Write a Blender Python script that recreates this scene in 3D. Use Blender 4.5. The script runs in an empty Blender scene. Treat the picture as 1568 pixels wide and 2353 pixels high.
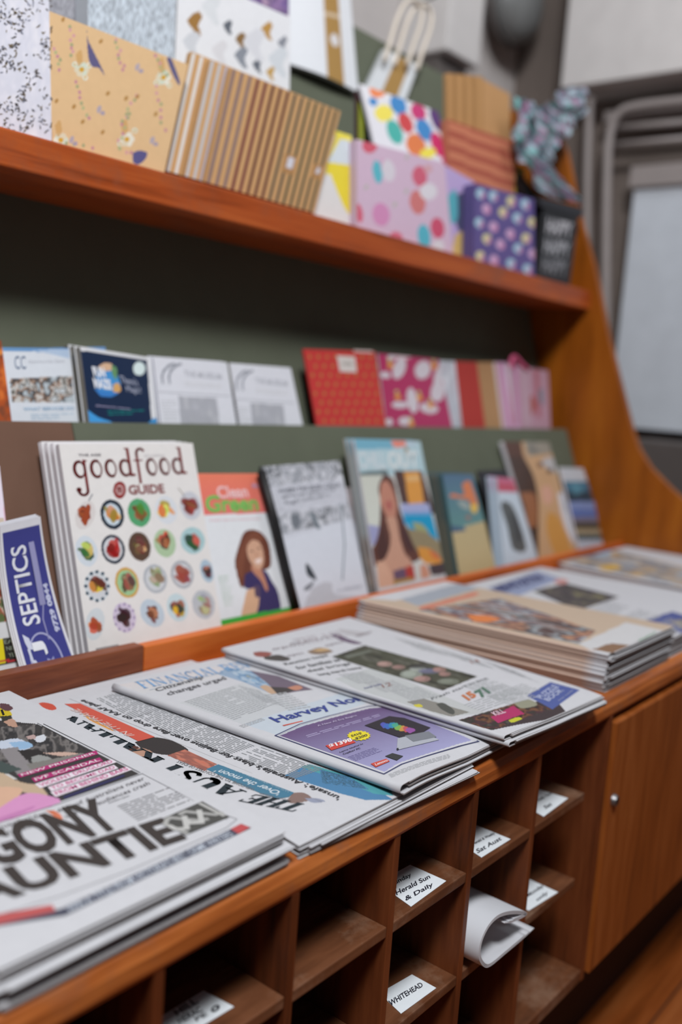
import bpy, bmesh, math, random
import numpy as np
from mathutils import Vector, Matrix
sc = bpy.context.scene
COL = sc.collection
# ------------------------------------------------------------------ camera
CW, CH, FPX = 1568.0, 2353.0, 2165.94
_a, _b, _c = [math.radians(v) for v in (51.358, -7.824, 4.069)]
FW = np.array([math.sin(_a)*math.cos(_b), math.cos(_a)*math.cos(_b), math.sin(_b)])
_rt = np.array([math.cos(_a), -math.sin(_a), 0.0]); _up = np.cross(_rt, FW)
RT = _rt*math.cos(_c)+_up*math.sin(_c); UP = -_rt*math.sin(_c)+_up*math.cos(_c)
B = 0.68                                  # height of the worktop's underside
CAM = np.array([0.0, -0.5, B+0.45])
cd = bpy.data.cameras.new('camera'); co = bpy.data.objects.new('camera', cd); COL.objects.link(co)
M = Matrix.Identity(4)
for i in range(3):
    M[i][0] = RT[i]; M[i][1] = UP[i]; M[i][2] = -FW[i]; M[i][3] = CAM[i]
co.matrix_world = M
cd.sensor_fit = 'VERTICAL'; cd.sensor_height = 36.0; cd.lens = FPX/CH*36.0
cd.clip_start = 0.02
cd.dof.use_dof = True; cd.dof.focus_distance = 1.03; cd.dof.aperture_fstop = 2.0; cd.dof.aperture_blades = 0
sc.camera = co
# ------------------------------------------------------------------ light
sc.view_settings.view_transform = 'Standard'; sc.view_settings.look = 'None'
sc.view_settings.gamma = 1.0; sc.view_settings.use_curve_mapping = False
sc.view_settings.exposure = 0.0
w = bpy.data.worlds.new('world'); sc.world = w; w.use_nodes = True
w.node_tree.nodes['Background'].inputs[0].default_value = (0.80, 0.88, 1.0, 1)
w.node_tree.nodes['Background'].inputs[1].default_value = 0.055
def area(name, loc, target, sx, sy, power, col):
    l = bpy.data.lights.new(name, 'AREA'); l.shape = 'RECTANGLE'; l.size = sx; l.size_y = sy
    l.energy = power; l.color = col
    o = bpy.data.objects.new(name, l); COL.objects.link(o); o.location = loc
    o.rotation_euler = (Vector(target)-Vector(loc)).to_track_quat('-Z', 'Y').to_euler()
    return o
# daylight from the shop window behind and above the photographer, left of the stand
area('window_light', (-0.35, -1.10, 3.75), (0.9, 0.4, 0.9), 0.8, 0.7, 124, (0.985, 0.99, 1.0))
area('wall_fill_light', (2.35, -0.25, 3.5), (3.2, 0.4, 1.2), 1.0, 0.5, 17, (0.95, 0.97, 1.0))  # added fill lamp that brightens the right wall and cupboard
# ------------------------------------------------------------------ helpers
def ray(p):
    return FW + RT*(p[0]-CW/2)/FPX - UP*(p[1]-CH/2)/FPX
def hor(p, z):                              # photo point -> point on the level plane z
    d = ray(p); return CAM + d*((z-CAM[2])/d[2])
def vy(p, y):
    d = ray(p); return CAM + d*((y-CAM[1])/d[1])
def vx(p, x):
    d = ray(p); return CAM + d*((x-CAM[0])/d[0])
def lean(p, L):                             # ... on the plane y = y0 + m (z - z0)
    y0, z0, m = L; d = ray(p)
    return CAM + d*((y0+m*(CAM[2]-z0)-CAM[1])/(d[1]-m*d[2]))
def lin(c, g=1.0):
    c = np.array(c, float)/255.0
    return np.clip(np.where(c <= 0.04045, c/12.92, ((c+0.055)/1.055)**2.4)*g, 0.0, 0.9)
def tag(o, label=None, cat=None, group=None, kind=None):
    if label: o['label'] = label
    if cat: o['category'] = cat
    if group: o['group'] = group
    if kind: o['kind'] = kind
    return o
def empty(name, loc, label=None, cat=None, group=None):
    o = bpy.data.objects.new(name, None); COL.objects.link(o); o.location = loc; o.empty_display_size = 0.05
    bpy.context.view_layer.update()
    return tag(o, label, cat, group)
def link(name, me, parent=None):
    o = bpy.data.objects.new(name, me); COL.objects.link(o)
    if parent is not None:
        o.parent = parent; o.matrix_parent_inverse = Matrix.Translation(-Vector(parent.location))
    return o
def mat(name, rough=0.6, spec=0.5, attr=True, col=(0.5, 0.5, 0.5), metal=0.0, bump=0.0):
    m = bpy.data.materials.new(name); m.use_nodes = True; nt = m.node_tree; bs = nt.nodes['Principled BSDF']
    bs.inputs['Roughness'].default_value = rough; bs.inputs['Metallic'].default_value = metal
    bs.inputs['Specular IOR Level'].default_value = spec
    if attr:
        a = nt.nodes.new('ShaderNodeVertexColor'); a.layer_name = 'ink'
        n = nt.nodes.new('ShaderNodeTexNoise'); n.inputs['Scale'].default_value = 90; n.inputs['Detail'].default_value = 4
        t = nt.nodes.new('ShaderNodeTexCoord'); nt.links.new(t.outputs['Object'], n.inputs['Vector'])
        r = nt.nodes.new('ShaderNodeMapRange'); r.inputs['To Min'].default_value = 0.95; r.inputs['To Max'].default_value = 1.04
        nt.links.new(n.outputs['Fac'], r.inputs['Value'])
        v = nt.nodes.new('ShaderNodeVectorMath'); v.operation = 'SCALE'
        nt.links.new(a.outputs['Color'], v.inputs[0]); nt.links.new(r.outputs['Result'], v.inputs['Scale'])
        nt.links.new(v.outputs['Vector'], bs.inputs['Base Color'])
    else:
        n = nt.nodes.new('ShaderNodeTexNoise'); n.inputs['Scale'].default_value = 14; n.inputs['Detail'].default_value = 6
        t = nt.nodes.new('ShaderNodeTexCoord'); nt.links.new(t.outputs['Object'], n.inputs['Vector'])
        x = nt.nodes.new('ShaderNodeMix'); x.data_type = 'RGBA'
        c = lin(col); x.inputs['A'].default_value = (*(c*0.9), 1); x.inputs['B'].default_value = (*(np.clip(c*1.1, 0, 1)), 1)
        nt.links.new(n.outputs['Fac'], x.inputs['Factor']); nt.links.new(x.outputs['Result'], bs.inputs['Base Color'])
    if bump:
        n2 = nt.nodes.new('ShaderNodeTexNoise'); n2.inputs['Scale'].default_value = 300
        b2 = nt.nodes.new('ShaderNodeBump'); b2.inputs['Strength'].default_value = bump; b2.inputs['Distance'].default_value = 0.001
        nt.links.new(n2.outputs['Fac'], b2.inputs['Height']); nt.links.new(b2.outputs['Normal'], bs.inputs['Normal'])
    return m
def wood(name, dark, mid, light, scale=(1.2, 22, 22), rough=0.38, wear=None):
    m = bpy.data.materials.new(name); m.use_nodes = True; nt = m.node_tree; N = nt.nodes; L = nt.links
    bs = N['Principled BSDF']; bs.inputs['Specular IOR Level'].default_value = 0.35
    tc = N.new('ShaderNodeTexCoord'); mp = N.new('ShaderNodeMapping'); mp.inputs['Scale'].default_value = scale
    L.new(tc.outputs['Object'], mp.inputs['Vector'])
    n1 = N.new('ShaderNodeTexNoise'); n1.inputs['Scale'].default_value = 2.2; n1.inputs['Detail'].default_value = 8; n1.inputs['Distortion'].default_value = 0.8
    L.new(mp.outputs['Vector'], n1.inputs['Vector'])
    n2 = N.new('ShaderNodeTexNoise'); n2.inputs['Scale'].default_value = 11; n2.inputs['Detail'].default_value = 5
    L.new(mp.outputs['Vector'], n2.inputs['Vector'])
    ad = N.new('ShaderNodeMath'); ad.operation = 'MULTIPLY_ADD'; ad.inputs[1].default_value = 0.35
    L.new(n2.outputs['Fac'], ad.inputs[0]); L.new(n1.outputs['Fac'], ad.inputs[2])
    cr = N.new('ShaderNodeValToRGB'); e = cr.color_ramp.elements
    e[0].position = 0.42; e[0].color = (*lin(dark), 1); e[1].position = 0.92; e[1].color = (*lin(light), 1)
    q = e.new(0.66); q.color = (*lin(mid), 1)
    L.new(ad.outputs[0], cr.inputs['Fac']); out = cr.outputs['Color']
    if wear:
        n3 = N.new('ShaderNodeTexNoise'); n3.inputs['Scale'].default_value = 7; n3.inputs['Detail'].default_value = 9; n3.inputs['Roughness'].default_value = 0.7
        L.new(tc.outputs['Object'], n3.inputs['Vector'])
        r3 = N.new('ShaderNodeMapRange'); r3.inputs['From Min'].default_value = 0.5; r3.inputs['From Max'].default_value = 0.72
        L.new(n3.outputs['Fac'], r3.inputs['Value'])
        x = N.new('ShaderNodeMix'); x.data_type = 'RGBA'; x.inputs['B'].default_value = (*lin(wear), 1)
        L.new(r3.outputs['Result'], x.inputs['Factor']); L.new(out, x.inputs['A']); out = x.outputs['Result']
    L.new(out, bs.inputs['Base Color'])
    rr = N.new('ShaderNodeMapRange'); rr.inputs['To Min'].default_value = rough-0.08; rr.inputs['To Max'].default_value = rough+0.2
    L.new(n1.outputs['Fac'], rr.inputs['Value']); L.new(rr.outputs['Result'], bs.inputs['Roughness'])
    bp = N.new('ShaderNodeBump'); bp.inputs['Strength'].default_value = 0.15; bp.inputs['Distance'].default_value = 0.001
    L.new(n2.outputs['Fac'], bp.inputs['Height']); L.new(bp.outputs['Normal'], bs.inputs['Normal'])
    return m
def bm_box(bm, x, y, z):
    vs = [bm.verts.new((x[i], y[j], z[k])) for i in (0, 1) for j in (0, 1) for k in (0, 1)]
    for f in ((0, 1, 3, 2), (4, 6, 7, 5), (0, 4, 5, 1), (2, 3, 7, 6), (0, 2, 6, 4), (1, 5, 7, 3)):
        bm.faces.new([vs[i] for i in f])
def box(name, x, y, z, m, parent=None, bev=0.0, seg=2):
    bm = bmesh.new(); bm_box(bm, x, y, z)
    if bev: bmesh.ops.bevel(bm, geom=bm.edges[:], offset=bev, segments=seg, affect='EDGES', profile=0.6)
    bmesh.ops.recalc_face_normals(bm, faces=bm.faces)
    me = bpy.data.meshes.new(name); bm.to_mesh(me); bm.free(); me.materials.append(m)
    if bev:
        for p in me.polygons: p.use_smooth = False
    return link(name, me, parent)
def prism(name, pts, off, m, parent=None, bev=0.0):     # outline pts (3-D) pushed along off
    bm = bmesh.new(); off = Vector(off)
    a = [bm.verts.new(Vector(p)) for p in pts]; b = [bm.verts.new(Vector(p)+off) for p in pts]
    n = len(pts); bm.faces.new(a); bm.faces.new(b[::-1])
    for i in range(n): bm.faces.new((a[i], b[i], b[(i+1) % n], a[(i+1) % n]))
    bmesh.ops.recalc_face_normals(bm, faces=bm.faces)
    if bev: bmesh.ops.bevel(bm, geom=[e for e in bm.edges], offset=bev, segments=2, affect='EDGES')
    me = bpy.data.meshes.new(name); bm.to_mesh(me); bm.free(); me.materials.append(m)
    return link(name, me, parent)
def tube(name, pts, r, m, parent=None, seg=10, caps=True):
    pts = [Vector(p) for p in pts]; bm = bmesh.new(); rings = []
    for i, p in enumerate(pts):
        t = (pts[min(i+1, len(pts)-1)]-pts[max(i-1, 0)]).normalized()
        a = t.orthogonal().normalized() if i == 0 else (a - t*a.dot(t)).normalized()
        b = t.cross(a)
        rings.append([bm.verts.new(p + (a*math.cos(q*2*math.pi/seg)+b*math.sin(q*2*math.pi/seg))*r) for q in range(seg)])
    for i in range(len(rings)-1):
        for q in range(seg): bm.faces.new((rings[i][q], rings[i][(q+1) % seg], rings[i+1][(q+1) % seg], rings[i+1][q]))
    if caps: bm.faces.new(rings[0][::-1]); bm.faces.new(rings[-1])
    bmesh.ops.recalc_face_normals(bm, faces=bm.faces)
    me = bpy.data.meshes.new(name); bm.to_mesh(me); bm.free(); me.materials.append(m)
    for p in me.polygons: p.use_smooth = True
    return link(name, me, parent)
def smooth(pts, n=6):                        # Catmull-Rom
    P = [np.array(p, float) for p in pts]; P = [2*P[0]-P[1]]+P+[2*P[-1]-P[-2]]; out = []
    for i in range(1, len(P)-2):
        for k in range(n):
            t = k/n; out.append(0.5*((2*P[i])+(-P[i-1]+P[i+1])*t+(2*P[i-1]-5*P[i]+4*P[i+1]-P[i+2])*t*t+(-P[i-1]+3*P[i]-3*P[i+1]+P[i+2])*t**3))
    out.append(P[-2]); return out
# ---- value noise for printed pictures
def vnoise(x, y, seed=0, octs=3):
    r = np.zeros_like(x); amp = 1.0; tot = 0
    for o in range(octs):
        rs = np.random.RandomState(seed*17+o); T = rs.rand(64, 64)
        xi = np.floor(x).astype(int); yi = np.floor(y).astype(int); fx = x-xi; fy = y-yi
        fx = fx*fx*(3-2*fx); fy = fy*fy*(3-2*fy)
        g = lambda i, j: T[(xi+i) % 64, (yi+j) % 64]
        r += amp*((g(0, 0)*(1-fx)+g(1, 0)*fx)*(1-fy)+(g(0, 1)*(1-fx)+g(1, 1)*fx)*fy)
        tot += amp; amp *= 0.55; x = x*2.03+7.1; y = y*2.03+3.3
    return r/tot
# ---- lettering
_tc = {}
def glyphs(s, bold):
    k = (s, bold)
    if k in _tc: return _tc[k]
    cu = bpy.data.curves.new('t', 'FONT'); cu.body = s; cu.offset = bold; cu.resolution_u = 3
    o = bpy.data.objects.new('t', cu); COL.objects.link(o)
    dg = bpy.context.evaluated_depsgraph_get(); me = bpy.data.meshes.new_from_object(o.evaluated_get(dg))
    V = np.array([v.co[:2] for v in me.vertices]); F = [list(p.vertices) for p in me.polygons]
    bpy.data.objects.remove(o); bpy.data.curves.remove(cu); bpy.data.meshes.remove(me)
    V = (V-V.min(0))/np.maximum(V.max(0)-V.min(0), 1e-6)
    _tc[k] = (V, F); return _tc[k]
def C_(cx, cy, rx, ry, a0, a1, n=14):
    return [(cx+rx*math.cos(math.radians(a0+(a1-a0)*i/n)), cy+ry*math.sin(math.radians(a0+(a1-a0)*i/n))) for i in range(n+1)]
TK, TN = 0.19, 0.055
GL = {
 'T': (.84, [([(.42, 0), (.42, 1)], TK), ([(0, .97), (.84, .97)], TN), ([(.03, .97), (.03, .74)], TN), ([(.81, .97), (.81, .74)], TN), ([(.24, .025), (.60, .025)], TN)]),
 'H': (.95, [([(.2, 0), (.2, 1)], TK), ([(.75, 0), (.75, 1)], TK), ([(.2, .5), (.75, .5)], TN), ([(.02, .025), (.38, .025)], TN), ([(.57, .025), (.93, .025)], TN), ([(.02, .975), (.38, .975)], TN), ([(.57, .975), (.93, .975)], TN)]),
 'E': (.78, [([(.2, 0), (.2, 1)], TK), ([(.02, .975), (.72, .975)], TN), ([(.02, .025), (.75, .025)], TN), ([(.2, .5), (.55, .5)], TN), ([(.7, 1), (.7, .75)], TN), ([(.73, 0), (.73, .27)], TN), ([(.55, .62), (.55, .38)], TN)]),
 'A': (.92, [([(.14, 0), (.45, 1)], TN), ([(.45, 1), (.76, 0)], TK), ([(.24, .32), (.66, .32)], TN), ([(0, .025), (.3, .025)], TN), ([(.58, .025), (.92, .025)], TN)]),
 'U': (.92, [([(.2, 1), (.2, .35)]+C_(.45, .32, .25, .3, 180, 300), TK), (C_(.45, .32, .28, .3, 280, 360)+[(.73, 1)], TN), ([(.02, .975), (.38, .975)], TN), ([(.58, .975), (.88, .975)], TN)]),
 'S': (.66, [(smooth([(.58, .8), (.5, .95), (.3, .97), (.13, .84), (.14, .68), (.33, .53), (.5, .38), (.53, .2), (.38, .04), (.18, .04), (.07, .2)]), .13)]),
 'R': (.9, [([(.2, 0), (.2, 1)], TK), ([(.02, .975), (.45, .975)]+C_(.42, .74, .25, .235, 90, -90)+[(.2, .5)], .1), ([(.45, .5), (.78, .02)], TK), ([(.02, .025), (.38, .025)], TN), ([(.68, .025), (.9, .025)], TN)]),
 'L': (.76, [([(.2, 0), (.2, 1)], TK), ([(.02, .975), (.38, .975)], TN), ([(.02, .025), (.72, .025)], TN), ([(.7, 0), (.7, .3)], TN)]),
 'I': (.42, [([(.21, 0), (.21, 1)], TK), ([(.02, .975), (.4, .975)], TN), ([(.02, .025), (.4, .025)], TN)]),
 'N': (.95, [([(.17, 0), (.17, 1)], TN), ([(.17, .98), (.78, .02)], TK), ([(.78, 0), (.78, 1)], TN), ([(.02, .975), (.25, .975)], TN), ([(.02, .025), (.32, .025)], TN), ([(.63, .975), (.93, .975)], TN)]),
 'F': (.74, [([(.2, 0), (.2, 1)], TK), ([(.02, .975), (.7, .975)], TN), ([(.2, .5), (.52, .5)], TN), ([(.68, 1), (.68, .75)], TN), ([(.02, .025), (.4, .025)], TN)]),
 'C': (.8, [(C_(.42, .5, .33, .46, 50, 310, 20), .13), ([(.66, .98), (.66, .7)], TN)]),
 'G': (.84, [(C_(.42, .5, .33, .46, 50, 330, 20), .13), ([(.66, .98), (.66, .7)], TN), ([(.7, .42), (.7, .08)], .13), ([(.5, .42), (.82, .42)], TN)]),
 'V': (.9, [([(.14, 1), (.45, 0)], TK), ([(.45, 0), (.76, 1)], TN), ([(0, .975), (.32, .975)], TN), ([(.62, .975), (.9, .975)], TN)]),
 'W': (1.2, [([(.14, 1), (.38, 0)], TK), ([(.38, 0), (.6, 1)], TN), ([(.6, 1), (.84, 0)], TK), ([(.84, 0), (1.05, 1)], TN), ([(0, .975), (.3, .975)], TN), ([(.9, .975), (1.18, .975)], TN)]),
 'g': (.56, [(C_(.25, .62, .17, .32, 80, 280, 16), .09), (C_(.25, .62, .17, .32, -80, 80, 12), .05), ([(.42, .98), (.42, -.1)]+C_(.27, -.25, .15, .2, 0, -200, 12), .08), (C_(.13, -.22, .04, .05, 0, 360, 8), .07), ([(.4, .92), (.52, .98)], .04)]),
 'o': (.5, [(C_(.25, .62, .17, .34, 70, 290, 18), .09), (C_(.25, .62, .17, .34, -110, 110, 16), .04)]),
 'd': (.56, [(C_(.25, .62, .17, .33, 70, 290, 16), .09), (C_(.25, .62, .17, .33, -80, 80, 12), .04), ([(.42, 1.45), (.42, .3), (.55, .3)], .09), ([(.3, 1.47), (.42, 1.42)], .04)]),
 'f': (.42, [([(.17, .3-.35), (.17, 1.15)]+C_(.32, 1.2, .15, .24, 180, 40, 10), .08), ([(.02, .93), (.36, .93)], .04)]),
}
# ------------------------------------------------------------------ printed paper
class Mesh:
    def __init__(s): s.V = []; s.F = []; s.K = []; s.n = 0
    def add(s, V, F, K):
        V = np.asarray(V, float); K = np.asarray(K, float)
        if K.ndim == 1: K = np.tile(K, (len(V), 1))
        s.V.append(V); s.K.append(K); n = s.n
        s.F.append((n, F)); s.n += len(V)
    def build(s, name, m, parent=None):
        V = np.concatenate(s.V); K = np.concatenate(s.K); loops = []; sizes = []
        for n, F in s.F:
            if isinstance(F, np.ndarray):
                loops.append((F+n).ravel()); sizes.append(np.full(len(F), F.shape[1]))
            else:
                for f in F: loops.append(np.array(f)+n); sizes.append(np.array([len(f)]))
        loops = np.concatenate(loops).astype(np.int32); sizes = np.concatenate(sizes).astype(np.int32)
        me = bpy.data.meshes.new(name); me.vertices.add(len(V)); me.vertices.foreach_set('co', V.ravel().astype(np.float32))
        me.loops.add(len(loops)); me.loops.foreach_set('vertex_index', loops)
        me.polygons.add(len(sizes)); st = np.concatenate([[0], np.cumsum(sizes)[:-1]]).astype(np.int32)
        me.polygons.foreach_set('loop_start', st); me.polygons.foreach_set('loop_total', sizes)
        me.update(calc_edges=True)
        a = me.color_attributes.new('ink', 'FLOAT_COLOR', 'POINT')
        a.data.foreach_set('color', np.concatenate([K, np.ones((len(K), 1))], 1).ravel().astype(np.float32))
        me.validate(); me.materials.append(m)
        return link(name, me, parent)
PAPER = (206, 207, 212)
class Sheet:
    """a printed face: corners TL,TR,BR,BL, a colour grid and lettering, all in one mesh"""
    def __init__(s, C, nu=40, nv=40, base=PAPER, gain=1.25, bend=None, edge=None, up=None):
        s.C = [np.array(c, float) for c in C]; s.g = gain; s.bend = bend
        TL, TR, BR, BL = s.C
        n = np.cross(BR-BL, TL-BL); s.n = n/np.linalg.norm(n); s.up = s.n if up is None else np.array(up, float)
        s.nu, s.nv = nu, nv
        s.U, s.Vv = np.meshgrid(np.linspace(0, 1, nu+1), np.linspace(0, 1, nv+1))
        s.K = np.tile(lin(base, gain), (nv+1, nu+1, 1)); s.base = base
        s.edge = lin(edge if edge else base, gain); s.M = Mesh()
    def P(s, u, v, h=0.0):
        TL, TR, BR, BL = s.C; u = np.asarray(u, float)[..., None]; v = np.asarray(v, float)[..., None]
        p = BL*(1-u)*(1-v)+BR*u*(1-v)+TR*u*v+TL*(1-u)*v
        hh = np.asarray(h, float)[..., None] if np.ndim(h) else h
        p = p + s.n*hh
        if s.bend is not None: p = p + s.up*s.bend(u[..., 0], v[..., 0])[..., None]
        return p
    def uv(s, p):                           # photo point -> place on the sheet
        TL, TR, BR, BL = s.C; d = ray(p); X = CAM+d*(np.dot(s.n, BL-CAM)/np.dot(s.n, d))
        u = v = 0.5
        for _ in range(8):
            q = BL*(1-u)*(1-v)+BR*u*(1-v)+TR*u*v+TL*(1-u)*v
            du = (BR-BL)*(1-v)+(TR-TL)*v; dv = (TL-BL)*(1-u)+(TR-BR)*u
            st, *_r = np.linalg.lstsq(np.array([du, dv]).T, X-q, rcond=None); u += st[0]; v += st[1]
        return np.array([u, v])
    def q(s, pts, raw=False): return np.array([np.array(p, float) if raw else s.uv(p) for p in pts])
    def mask(s, Q):
        ins = np.zeros(s.U.shape, bool); n = len(Q)
        for i in range(n):
            x0, y0 = Q[i]; x1, y1 = Q[(i+1) % n]
            if y0 == y1: continue
            c = ((y0 > s.Vv) != (y1 > s.Vv)) & (s.U < (x1-x0)*(s.Vv-y0)/(y1-y0)+x0)
            ins ^= c
        return ins
    def put(s, m, col, a=1.0):
        s.K[m] = s.K[m]*(1-a)+lin(col, s.g)*a
    def poly(s, pts, col, a=1.0, raw=False): s.put(s.mask(s.q(pts, raw)), col, a); return s
    def blob(s, pts, col, a=1.0): return s.poly(smooth(list(pts)+[pts[0]], 5), col, a)
    def ell(s, c, r, col, a=1.0, rot=0, raw=False):
        t = math.radians(rot); ct, st = math.cos(t), math.sin(t)
        return s.poly([(c[0]+r[0]*math.cos(k)*ct-r[1]*math.sin(k)*st, c[1]+r[0]*math.cos(k)*st+r[1]*math.sin(k)*ct) for k in np.linspace(0, 2*math.pi, 22)[:-1]], col, a, raw)
    def _st(s, quad, raw=False):
        TL, TR, BR, BL = s.q(quad, raw); A = np.array([TR-TL, BL-TL]).T; Ai = np.linalg.inv(A)
        d = np.stack([s.U-TL[0], s.Vv-TL[1]], -1)@Ai.T; return d[..., 0], d[..., 1]
    def img(s, quad, cols, sc_=(6, 5), seed=1, contrast=1.6, raw=False, a=1.0):
        m = s.mask(s.q(quad, raw)); S, T = s._st(quad, raw); S = S[m]*sc_[0]; T = T[m]*sc_[1]
        n = np.clip((vnoise(S, T, seed)-0.5)*contrast+0.5, 0, 0.999)*(len(cols)-1)
        L = np.array([lin(c, s.g) for c in cols]); i = np.floor(n).astype(int); f = (n-i)[:, None]; f = f*f*(3-2*f)
        s.K[m] = s.K[m]*(1-a)+a*(L[i]*(1-f)+L[np.minimum(i+1, len(cols)-1)]*f); return s
    def grad(s, quad, c0, c1, axis=1, raw=False, clip=None):
        m = s.mask(s.q(clip if clip is not None else quad, raw)); S, T = s._st(quad, raw); t = np.clip((T if axis else S)[m], 0, 1)[:, None]
        s.K[m] = lin(c0, s.g)*(1-t)+lin(c1, s.g)*t; return s
    def body(s, quad, rows, seed=1, col=(120, 122, 126), dens=0.75, geo=True, raw=False, words=7):
        TL, TR, BR, BL = s.q(quad, raw); rs = random.Random(seed); V = []; F = []
        for r in range(rows):
            t0 = (r+0.25)/rows; t1 = (r+0.72)/rows; x = 0.0; end = 1.0 if rs.random() > 0.12 else rs.uniform(0.4, 0.95)
            while x < end-0.02:
                wd = rs.uniform(0.5, 1.6)/words; x1 = min(x+wd, end)
                for (a, b) in ((x, t0), (x1, t0), (x1, t1), (x, t1)):
                    V.append(TL+(TR-TL)*a+(BL-TL)*b + (TR-TL)*0)
                n = len(V)-4; F.append((n, n+3, n+2, n+1)); x = x1+0.22/words
        V = np.array(V); s.M.add(s.P(V[:, 0], V[:, 1], 0.00018), np.array(F), lin(col, s.g)); return s
    def flat(s, pts, col, h=0.0003, raw=False):     # printed shape with crisp edges
        Q = s.q(pts, raw); s.M.add(s.P(Q[:, 0], Q[:, 1], h), [list(range(len(Q)))], lin(col, s.g)); return s
    def line(s, pts, wd, col, h=0.0004, raw=False, closed=False):
        Q = s.q(pts, raw)
        if closed: Q = np.vstack([Q, Q[:1]])
        W3 = s.P(Q[:, 0], Q[:, 1], h); V = []; F = []
        for i in range(len(W3)-1):
            d = W3[i+1]-W3[i]; L = np.linalg.norm(d)
            if L < 1e-7: continue
            k = np.cross(s.n, d)/L*wd/2; e = d/L*wd*0.3; n = len(V)
            V += [W3[i]-k-e, W3[i]+k-e, W3[i+1]+k+e, W3[i+1]-k+e]; F.append((n, n+3, n+2, n+1))
        s.M.add(V, F, lin(col, s.g)); return s
    def _fr(s, fr, raw):
        a, b, c = s.q(fr, raw); return a, b-a, c-a
    def text(s, t, fr, col, bold=0.0, h=0.0005, raw=False, slant=0.0):   # fr: bottom-left, bottom-right, top-left
        a, e1, e2 = s._fr(fr, raw); V, F = glyphs(t, bold)
        Q = a+np.outer(V[:, 0]+slant*V[:, 1], e1)+np.outer(V[:, 1], e2)
        s.M.add(s.P(Q[:, 0], Q[:, 1], h), F, lin(col, s.g)); return s
    def serif(s, t, fr, col, gap=0.04, h=0.0005, wt=1.0, y0=0.0, y1=1.0, raw=False):
        a, e1, e2 = s._fr(fr, raw); W = 0; items = []
        for ch in t:
            if ch == ' ': W += 0.35; continue
            wd, st = GL[ch]; items.append((W, st)); W += wd+gap
        V = []; F = []
        for x0, st in items:
            for pl, tk in st:
                pl = [np.array(p) for p in pl]
                for i in range(len(pl)-1):
                    d = pl[i+1]-pl[i]; L = np.linalg.norm(d)
                    if L < 1e-6: continue
                    k = np.array([-d[1], d[0]])/L*tk*wt/2; e = d/L*(0.035 if len(pl) > 2 else 0); n = len(V)
                    for p in (pl[i]-k-e, pl[i]+k-e, pl[i+1]+k+e, pl[i+1]-k+e): V.append(((p[0]+x0)/W, (p[1]-y0)/(y1-y0)))
                    F.append((n, n+3, n+2, n+1))
        V = np.array(V); Q = a+np.outer(V[:, 0], e1)+np.outer(V[:, 1], e2)
        s.M.add(s.P(Q[:, 0], Q[:, 1], h), F, lin(col, s.g)); return s
    def slab(s, th, h0=0.0, nu=None, nv=None, K=None, du=(0, 1), dv=(0, 1), edge=None, wave=None):
        """closed sheet of thickness th whose face is at height h0"""
        top = nu is None; nu = nu or s.nu; nv = nv or s.nv
        if top: U, V = s.U, s.Vv; K = s.K.reshape(-1, 3)
        else:
            U, V = np.meshgrid(np.linspace(du[0], du[1], nu+1), np.linspace(dv[0], dv[1], nv+1)); K = np.tile(np.asarray(K, float), (U.size, 1))
        w = 0 if wave is None else wave(U, V)
        A = s.P(U, V, h0+w).reshape(-1, 3); Bk = s.P(U, V, h0-th+w).reshape(-1, 3)
        idx = np.arange((nu+1)*(nv+1)).reshape(nv+1, nu+1)
        a, b, c, d = idx[:-1, :-1].ravel(), idx[:-1, 1:].ravel(), idx[1:, 1:].ravel(), idx[1:, :-1].ravel()
        F = np.stack([a, b, c, d], 1); n = idx.size
        s.M.add(np.vstack([A, Bk]), np.vstack([F, F[:, ::-1]+n]), np.vstack([K, np.tile(s.edge if edge is None else edge, (n, 1))]))
        ring = np.concatenate([idx[0, :-1], idx[:-1, -1], idx[-1, :0:-1], idx[:0:-1, 0]]); m = len(ring)
        V2 = np.vstack([A[ring], Bk[ring]]); i = np.arange(m); j = (i+1) % m
        s.M.add(V2, np.stack([i, i+m, j+m, j], 1), s.edge if edge is None else edge)
        return s
def obj_sheet(s, name, m, th, label=None, cat=None, group=None, parent=None):
    s.slab(th); return tag(s.M.build(name, m, parent), label, cat, group)
def ext(C, k):                               # lengthen a sheet below what the photo shows
    TL, TR, BR, BL = [np.array(c, float) for c in C]
    return [TL, TR, BR+(BR-TR)*k, BL+(BL-TL)*k]
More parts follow.
